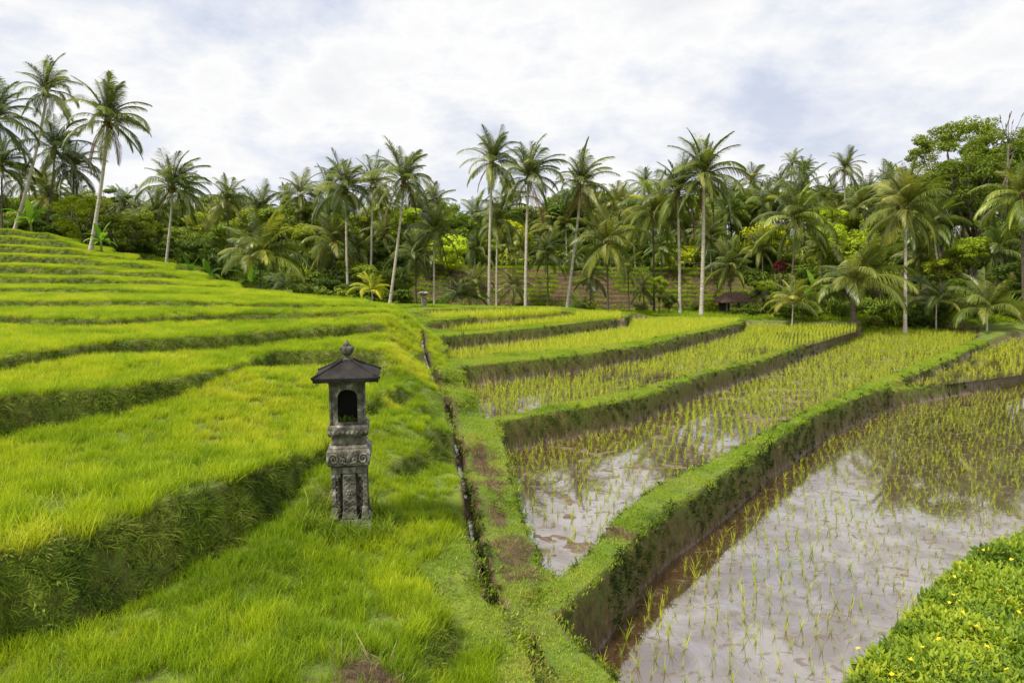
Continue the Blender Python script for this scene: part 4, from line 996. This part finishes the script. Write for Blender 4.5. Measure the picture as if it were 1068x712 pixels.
# hedge-like terrace lines right of the steps
def hedge(px0, px1, py, Y_, h, lb):
    a = at_y(px0, py, Y_); c = at_y(px1, py, Y_); n = int(np.linalg.norm(c-a) * 260 * h)
    r = np.random.default_rng(int(py)); t = r.random(n); p = a[None]*(1-t)[:, None] + c[None]*t[:, None]
    g = ground(p[:, 0], p[:, 1]); p[:, 1] += r.normal(0, .22, n); p[:, 2] = g + r.random(n)**.8 * h * (1 + .3*np.sin(t*23+py))
    u = r.normal(0, 1, (n, 3)); u[:, 2] += 1; u /= np.linalg.norm(u, axis=1)[:, None]; A_ = np.cross(u, r.normal(0,1,(n,3))); A_ /= np.linalg.norm(A_, axis=1)[:, None]; B_ = np.cross(u, A_); s = r.uniform(.05,.11,n)[:, None]
    V = np.stack([p-A_*s, p+B_*s*.5, p+A_*s, p-B_*s*.5], 1).reshape(-1, 3)
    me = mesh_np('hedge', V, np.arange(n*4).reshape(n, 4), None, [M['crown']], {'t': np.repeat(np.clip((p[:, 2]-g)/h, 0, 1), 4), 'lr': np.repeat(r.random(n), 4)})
    o = link('hedge', me, label=lb, category='hedge'); o.color = (1.3,1.4,.8,1)
hedge(838, 1080, 326, 43, .5, 'lowest clipped hedge line behind the far right paddy')
hedge(842, 990, 312, 47, .5, 'middle hedge line on the green bank right of the hut')
hedge(800, 960, 298, 52, .55, 'upper hedge line on the green bank right of the hut')

# ------------------------------------------------------------------ stone shrine
top = at_y(366, 352, shr[1]); SH = top[2] - (shr[2] - .0); U = SH / 2.08
root = empty('stone_shrine', (shr[0], shr[1], shr[2] - .03), math.atan2(-shr[0], shr[1]) * 1.0 + math.radians(-6), label='carved grey stone shrine with a small dark roof, standing in the grass at the left', category='shrine')
root.rotation_euler = (0, 0, -math.atan2(shr[0], shr[1]) + math.radians(-4)); root.scale = (U*.83, U*.83, U)
def part(nm, b, mat, w=.006, parent=root, **k):
    o = link(nm, b.mesh(nm, [mat]), parent, **k)
    if w: bev(o, w)
    return o
rs = random.Random(3)
# plinth
b = MB(); b.frustum(-.15, .05, .30, .29, .285, .275); b.frustum(.052, .10, .275, .265, .255, .245)
for s in (-1, 1):
    b.frustum(.102, .24, .055, .06, .035, .04, s*.20, -.20); b.frustum(.102, .24, .055, .06, .035, .04, s*.20, .20)
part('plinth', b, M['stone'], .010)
# shaft with recessed niches beside a carved pilaster
b = MB(); b.box(-.15, .15, -.13, .13, .10, .68)
for sx in (-1, 1):
    for sy in (-1, 1):
        b.box(sx*.205-.028, sx*.205+.028, sy*.195-.028, sy*.195+.028, .24, .70)
        for q in range(4): b.ball((sx*.205, sy*.2, .28 + q*.1), .035, .9, 8, 6)
for s in (-1, 1):                    # stepped lintels over the recesses
    for y_ in (-.19, .19):
        b.box(s*.14-.085, s*.14+.085, y_-.03, y_+.03, .62, .70); b.box(s*.16-.05, s*.16+.05, y_-.026, y_+.026, .575, .618)
    b.box(s*.20-.03, s*.20+.03, -.16, .16, .60, .699)
part('shaft', b, M['stone'], .008)
for s in (-1, 1):                    # carved knobs inside the recesses
    b = MB()
    for z_, r_ in ((.20,.045),(.28,.032),(.36,.042),(.43,.03),(.50,.036)): b.ball((s*.155, -.165, z_), r_, .8, 10, 7, 0, 1.0, .7)
    part('carved_knob', b, M['stone'], 0)
b = MB(); b.frustum(.10, .20, .11, .05, .088, .05, 0, -.19); b.frustum(.20, .62, .088, .05, .082, .055, 0, -.19); b.frustum(.62, .70, .082, .055, .10, .06, 0, -.19)
o = part('pilaster', b, M['stone'], .012)
b = MB()                             # flower relief on the pilaster
def scroll(b, cx, cz, y, R, turns, s=1, th=.012):
    pts = []; rd = []
    for i in range(26):
        t = i/25; a = t*turns*2*math.pi; rr_ = R*(1-t*.85); pts.append((cx+s*rr_*math.cos(a), y-.004*math.sin(t*3), cz+rr_*math.sin(a))); rd.append(th*(1-.4*t))
    b.tube(pts, rd, 6)
for k in range(6):
    a = k*math.pi/3; b.ball((math.cos(a)*.032, -.245, .40+math.sin(a)*.032), .02, 1, 8, 6, 0, 1, .6)
b.ball((0,-.248,.40), .018, 1, 8, 6)
for z_ in (.50,.30,.22,.58):
    for s in (-1,1): scroll(b, s*.038, z_, -.242, .032, 1.3, s, .009)
    b.ball((0,-.245,z_), .013, 1.3, 7, 5)
part('flower_relief', b, M['stone'], 0)
# carved frieze block
b = MB(); b.frustum(.70, .715, .235, .225, .27, .26); b.frustum(.716, .87, .272, .262, .285, .275); b.frustum(.872, .905, .285, .275, .245, .235)
part('frieze', b, M['stone'], .008)
b = MB()
for s in (-1, 1):
    scroll(b, s*.19, .80, -.278, .062, 1.7, s, .016); scroll(b, s*.19, .80, .278, .062, 1.7, s, .016)
    scroll(b, s*.085, .775, -.276, .035, 1.4, -s, .011); scroll(b, s*.10, .83, -.276, .028, 1.3, -s, .010)
    for q in range(5): b.ball((s*(.262), -.255+q*.12, .79), .04, 1.2, 8, 6, 0, .6, 1)
    for q in range(4): b.ball((s*(.03+.02*q), -.276, .745+.006*q), .014, 1, 7, 5)
b.ball((0,-.272,.80), .028, 1.3, 9, 7, 0, 1, .6)
part('scroll_carving', b, M['stone'], 0)
# neck and ledge
b = MB(); b.frustum(.906, .94, .25, .24, .225, .215); b.frustum(.942, 1.03, .215, .205, .215, .205); b.frustum(1.032, 1.06, .23, .22, .262, .252); b.frustum(1.062, 1.14, .262, .252, .262, .252); b.frustum(1.142, 1.165, .262, .252, .235, .225)
for k in range(9):
    b.ball((-.24+.06*k, -.256, 1.085), .022, 1.0, 7, 5, 0, 1, .6)
part('ledge', b, M['stone'], .007)
# niche chamber with an arched opening
b = MB(); zf = 1.166; zt = 1.62; w = .218; d = .20; ow = .128; oa = 1.50
outer = [(-w,zf),(-w,zt),(w,zt),(w,zf)]
arch = [(-ow,zf+.025)] + [(-ow, oa-.05), (-ow*.93, oa), (-ow*.72, oa+.035), (-ow*.35, oa+.05), (0, oa+.055), (ow*.35, oa+.05), (ow*.72, oa+.035), (ow*.93, oa), (ow, oa-.05)] + [(ow,zf+.025)]
V = []; Fs = []
L_ = len(arch)
# front plate as strips: left jamb, right jamb, spandrel, sill
def plate(y):
    base = len(b.v); pts = [(-w,y,zf),(-ow,y,zf),(ow,y,zf),(w,y,zf)] + [(x_,y,z_) for x_, z_ in arch] + [(-w,y,zt),(w,y,zt)]
    return pts
for y_, flip in ((-d, False), (-d+.05, True)):
    pts = plate(y_); A0 = 4; tl = 4+L_; tr = tl+1
    fs = [(0,1,A0,A0+1,tl)] + [(1,2,A0+L_-1,A0)] + [(2,3,tr,A0+L_-2,A0+L_-1)] + [(tl,A0+1)+tuple(A0+j for j in range(2,L_-2))+(A0+L_-2,tr)]
    fs = [tuple(dict.fromkeys(q)) for q in fs]
    b.add(pts, [q[::-1] if flip else q for q in fs])
b.add([(x_, -d, z_) for x_, z_ in arch] + [(x_, -d+.05, z_) for x_, z_ in arch], [(i, (i+1) % L_, L_+(i+1) % L_, L_+i) for i in range(L_)])
b.box(-w, -w+.045, -d+.052, d, zf, zt); b.box(w-.045, w, -d+.052, d, zf, zt); b.box(-w+.046, w-.046, d-.045, d, zf, zt)
b.box(-w+.046, w-.046, -d+.052, d-.046, zf, zf+.02); b.box(-w+.046, w-.046, -d+.052, d-.046, zt-.03, zt)
for s in (-1, 1): b.box(s*(w+.004)-.012, s*(w+.004)+.012, -d-.012, -d+.015, zf+.002, zt-.002)
b.box(-w-.02, w+.02, -d-.02, d+.02, zt+.002, zt+.035)
part('niche', b, M['stone'], 0)
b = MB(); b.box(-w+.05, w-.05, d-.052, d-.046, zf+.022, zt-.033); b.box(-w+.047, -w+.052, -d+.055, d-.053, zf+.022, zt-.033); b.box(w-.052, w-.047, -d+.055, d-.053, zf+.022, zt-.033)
part('niche_shade', b, M['near_black'], 0)  # dark sheets added over back and side walls, painting in the niche's shade
# roof
b = MB(); e = .41; ez = 1.658
b.add([(-e,-e,ez),(e,-e,ez),(e,e,ez),(-e,e,ez),(-e-.01,-e-.01,ez+.05),(e+.01,-e-.01,ez+.05),(e+.01,e+.01,ez+.05),(-e-.01,e+.01,ez+.05),(-.07,-.07,1.852),(.07,-.07,1.852),(.07,.07,1.852),(-.07,.07,1.852)],
      [(3,2,1,0),(0,1,5,4),(1,2,6,5),(2,3,7,6),(3,0,4,7),(4,5,9,8),(5,6,10,9),(6,7,11,10),(7,4,8,11),(8,9,10,11)])
rf = part('roof', b, M['darkstone'], .008)
b = MB()
for sx, sy in ((-1,-1),(1,-1),(1,1),(-1,1)): b.tube([(sx*(e+.015),sy*(e+.015),ez+.05),(sx*.24,sy*.24,1.782),(sx*.07,sy*.07,1.862)], [.017,.016,.016], 6)
part('hip_ridge', b, M['darkstone'], 0, rf)
b = MB()
for k in range(34):
    a = rs.uniform(-e, e); sd = rs.randrange(4); ln = rs.uniform(.012,.035); p_ = [(a,-e+.01),(e-.01,a),(a,e-.01),(-e+.01,a)][sd]; b.tube([(p_[0],p_[1],ez+.01),(p_[0]+rs.uniform(-.004,.004),p_[1],ez-ln)], [.006,.002], 5)
part('eave_drip', b, M['darkstone'], 0, rf)
b = MB(); b.lathe([(.0,1.85),(.062,1.852),(.066,1.872),(.036,1.882),(.030,1.905),(.050,1.92),(.078,1.948),(.086,1.975),(.078,2.0),(.05,2.018),(.024,2.025),(.030,2.04),(.018,2.062),(.004,2.088),(0,2.09)], 14)
for k in range(6):
    a = k*math.pi/3+.3; b.ball((math.cos(a)*.070, math.sin(a)*.070, 1.99), .026, 1.1, 7, 5)
    b.ball((math.cos(a)*.045, math.sin(a)*.045, 2.022), .014, 1.5, 6, 5)
part('finial', b, M['finial'], 0)
# offering of leaves lying inside the niche
b_ = []
ofr = blades('offering', 46, .07, (.05,.11), (.02,.035), .9, (.3,1.2), M['herb'], 99, seg=3, wide=True)
mw = root.matrix_basis.copy()
mat_off = leaf_mat('offering_leaf', [(0,(.05,.12,.015)),(1,(.14,.26,.03))], inst=False); ofr.materials[0] = mat_off
bpy.context.view_layer.update()
pz = root.matrix_world @ Vector((-.02, -.08, 1.19))
link('leaf_offering', ofr, None, tuple(pz), (0,0,.2), (1.2,.8,1.15), label='small heap of green leaves laid as an offering inside the niche of the stone shrine', category='offering')

# ------------------------------------------------------------------ little tiled hut
hf = at_y(764, 332, 45.5); hg = gz(hf[0], hf[1])
hut = empty('field_hut', (hf[0], hf[1], hg - .05), math.radians(12), label='little open field hut with a dark tiled roof at the foot of the brown steps', category='hut')
b = MB()
for sx in (-1,1):
    for sy in (-1,1):
        o = MB(); o.box(sx*.72-.05, sx*.72+.05, sy*.5-.05, sy*.5+.05, 0, .95); link('post', o.mesh('post', [M['wood']]), hut)
o = MB(); o.box(-.78,.78,-.56,.56,.28,.34); link('platform', o.mesh('platform', [M['wood']]), hut)
o = MB(); o.box(-.76,.05,.50,.54,.345,.93); o.box(-.76,-.72,-.45,.495,.345,.93); link('wall', o.mesh('wall', [M['near_black']]), hut)
o = MB(); R0 = [(-1.15,-.85,.88),(1.15,-.85,.88),(1.15,.85,.88),(-1.15,.85,.88),(-.55,0,1.5),(.55,0,1.5)]
R1 = [(x_,y_,z_+.06) for x_,y_,z_ in R0]
o.add(R0+R1, [(6,7,11,10),(7,8,11),(8,9,10,11),(9,6,10),(1,0,4,5),(2,1,5),(3,2,5,4),(0,3,4),(0,1,7,6),(1,2,8,7),(2,3,9,8),(3,0,6,9)])
for k in range(13):
    x_ = -1.1 + k*.183; x2 = max(-.55, min(.55, x_)); o.tube([(x_,-.86,.95),(x2*1.0,-.0,1.565)] if abs(x_) <= .56 else [(x_,-.86,.95),(x_*.5+x2*.5,-.43,1.25)], [.03,.03], 5)
    o.tube([(x_,-.86,.95),(x_*.5+x2*.5,-.43,1.255)], .03, 5)
link('roof', o.mesh('roof', [M['rooftile']]), hut)
# stone post by the ditch end
pf = at_y(442, 326, 30); pg = gz(pf[0], pf[1])
b = MB(); b.frustum(0,.14,.20,.20,.16,.16); b.frustum(.14,.62,.11,.11,.10,.10); b.frustum(.62,.72,.12,.12,.21,.21); b.frustum(.722,.80,.21,.21,.14,.14)
bev(link('stone_post', b.mesh('stone_post', [M['stone']]), None, (pf[0], pf[1], pg-.05), (0,0,.3), .95, label='short pale stone post with a wider cap at the far end of the dykes', category='post'), .01)
# grey painted railing by the magenta shrub
rl = at_y(803, 285, 52)
rg = gz(rl[0], rl[1]); b = MB()
root2 = empty('metal_railing', (rl[0], rl[1], rg), .3, label='grey metal stair railing left of the magenta shrub', category='railing')
for k in range(7): b.box(-.6+.2*k-.02,-.6+.2*k+.02,-.02,.02,0,.95)
link('baluster_panel', b.mesh('baluster_panel', [M['metalgrey']]), root2)
b = MB(); b.box(-.66,.66,-.035,.035,.952,1.01); b.box(-.66,.66,-.024,.024,.10,.14); link('handrail', b.mesh('handrail', [M['metalgrey']]), root2)
# row of thin fence posts on the crest of the far steps
fx0 = at_y(440,300,57); fx1 = at_y(800,300,57)
root3 = empty('bamboo_fence', (0,0,0), label='pale bamboo post fence along the top of the brown steps', category='fence')
for k in range(34):
    t = k/33; x_ = fx0[0]*(1-t)+fx1[0]*t; z_ = gz(x_, 57.0); b = MB(); b.tube([(x_,57,z_-.1),(x_+random.uniform(-.03,.03),57,z_+.8)], .03, 6); link('fence_post', b.mesh('fence_post', [M['wood']]), root3)
b = MB(); b.tube([(fx0[0]*(1-t)+fx1[0]*t, 56.95, gz(fx0[0]*(1-t)+fx1[0]*t, 57.0)+.6) for t in np.linspace(0,1,30)], .02, 5); link('rail', b.mesh('rail', [M['wood']]), root3)

# ------------------------------------------------------------------ daylight
SUN_EL, SUN_AZ = math.radians(58), math.radians(235)      # azimuth clockwise from +Y: high, behind the left shoulder
w = bpy.data.worlds.new('World'); sc.world = w; w.use_nodes = True; t = w.node_tree; t.nodes.clear(); g = N(t)
sky = g.n('ShaderNodeTexSky', sky_type='NISHITA'); sky.sun_disc = False; sky.sun_elevation = SUN_EL; sky.sun_rotation = SUN_AZ; sky.air_density = 1.2; sky.dust_density = 2
tc = g.n('ShaderNodeTexCoord').outputs['Generated']; sp = g.n('ShaderNodeSeparateXYZ', i={0: tc})
zz = g.math('ADD', g.math('MAXIMUM', sp.outputs[2], 0.0), .34)
uv = g.n('ShaderNodeCombineXYZ', i={0: g.math('DIVIDE', sp.outputs[0], zz), 1: g.math('DIVIDE', sp.outputs[1], zz), 2: 0.0}).outputs[0]
uv = g.n('ShaderNodeVectorMath', operation='ADD', i={0: uv, 1: (3.1, 1.7, 0)}).outputs[0]
n1 = g.noise(1.7, 10, uv, .60, .12); n2 = g.noise(4.2, 10, uv, .62, .1); n3 = g.noise(.8, 4, uv, .5)
cl_ = g.math('ADD', g.math('MULTIPLY', n1, .62), g.math('ADD', g.math('MULTIPLY', n2, .28), g.math('MULTIPLY', n3, .22)))
cc = g.ramp(cl_, [(.45, (6.5,7.1,8.6)), (.51, (7.7,8.1,9.1)), (.55, (8.9,9.1,9.5)), (.59, (10.0,10.0,10.0)), (.65, (9.2,9.25,9.45)), (.72, (8.3,8.4,8.7))])
cov = g.rng(cl_, .36, .50, .80, 1)
hz = g.rng(sp.outputs[2], .0, .30, 1.0, 0.0)
cc = g.mix(g.math('MULTIPLY', hz, .35), cc, (9.8,9.8,9.9,1))
col = g.mix(cov, sky.outputs[0], cc)
bg = g.n('ShaderNodeBackground', i={0: col, 1: .1})
g.n('ShaderNodeOutputWorld', i={0: bg.outputs[0]})
ld = bpy.data.lights.new('sun', 'SUN'); ld.energy = 5.1; ld.angle = math.radians(5); ld.color = (1, .94, .82)
lo = bpy.data.objects.new('sun', ld); COL.objects.link(lo)
sd = Vector((math.sin(SUN_AZ)*math.cos(SUN_EL), math.cos(SUN_AZ)*math.cos(SUN_EL), math.sin(SUN_EL)))
lo.rotation_euler = sd.to_track_quat('Z', 'Y').to_euler(); lo.location = (-10, -10, 30)

# ------------------------------------------------------------------ camera
cd = bpy.data.cameras.new('camera'); cd.sensor_width = 36; cd.lens = 24.0; cd.clip_start = .1; cd.clip_end = 4000
co = bpy.data.objects.new('camera', cd); COL.objects.link(co); co.location = (0, 0, EZ); co.rotation_euler = (math.pi/2 - PITCH, 0, 0)
sc.camera = co
sc.view_settings.view_transform = 'Standard'; sc.view_settings.look = 'None'; sc.view_settings.exposure = 0
sc.cycles.max_bounces = 6; sc.cycles.diffuse_bounces = 3; sc.cycles.glossy_bounces = 3; sc.cycles.transmission_bounces = 4; sc.cycles.transparent_max_bounces = 6
sc.cycles.use_denoising = True
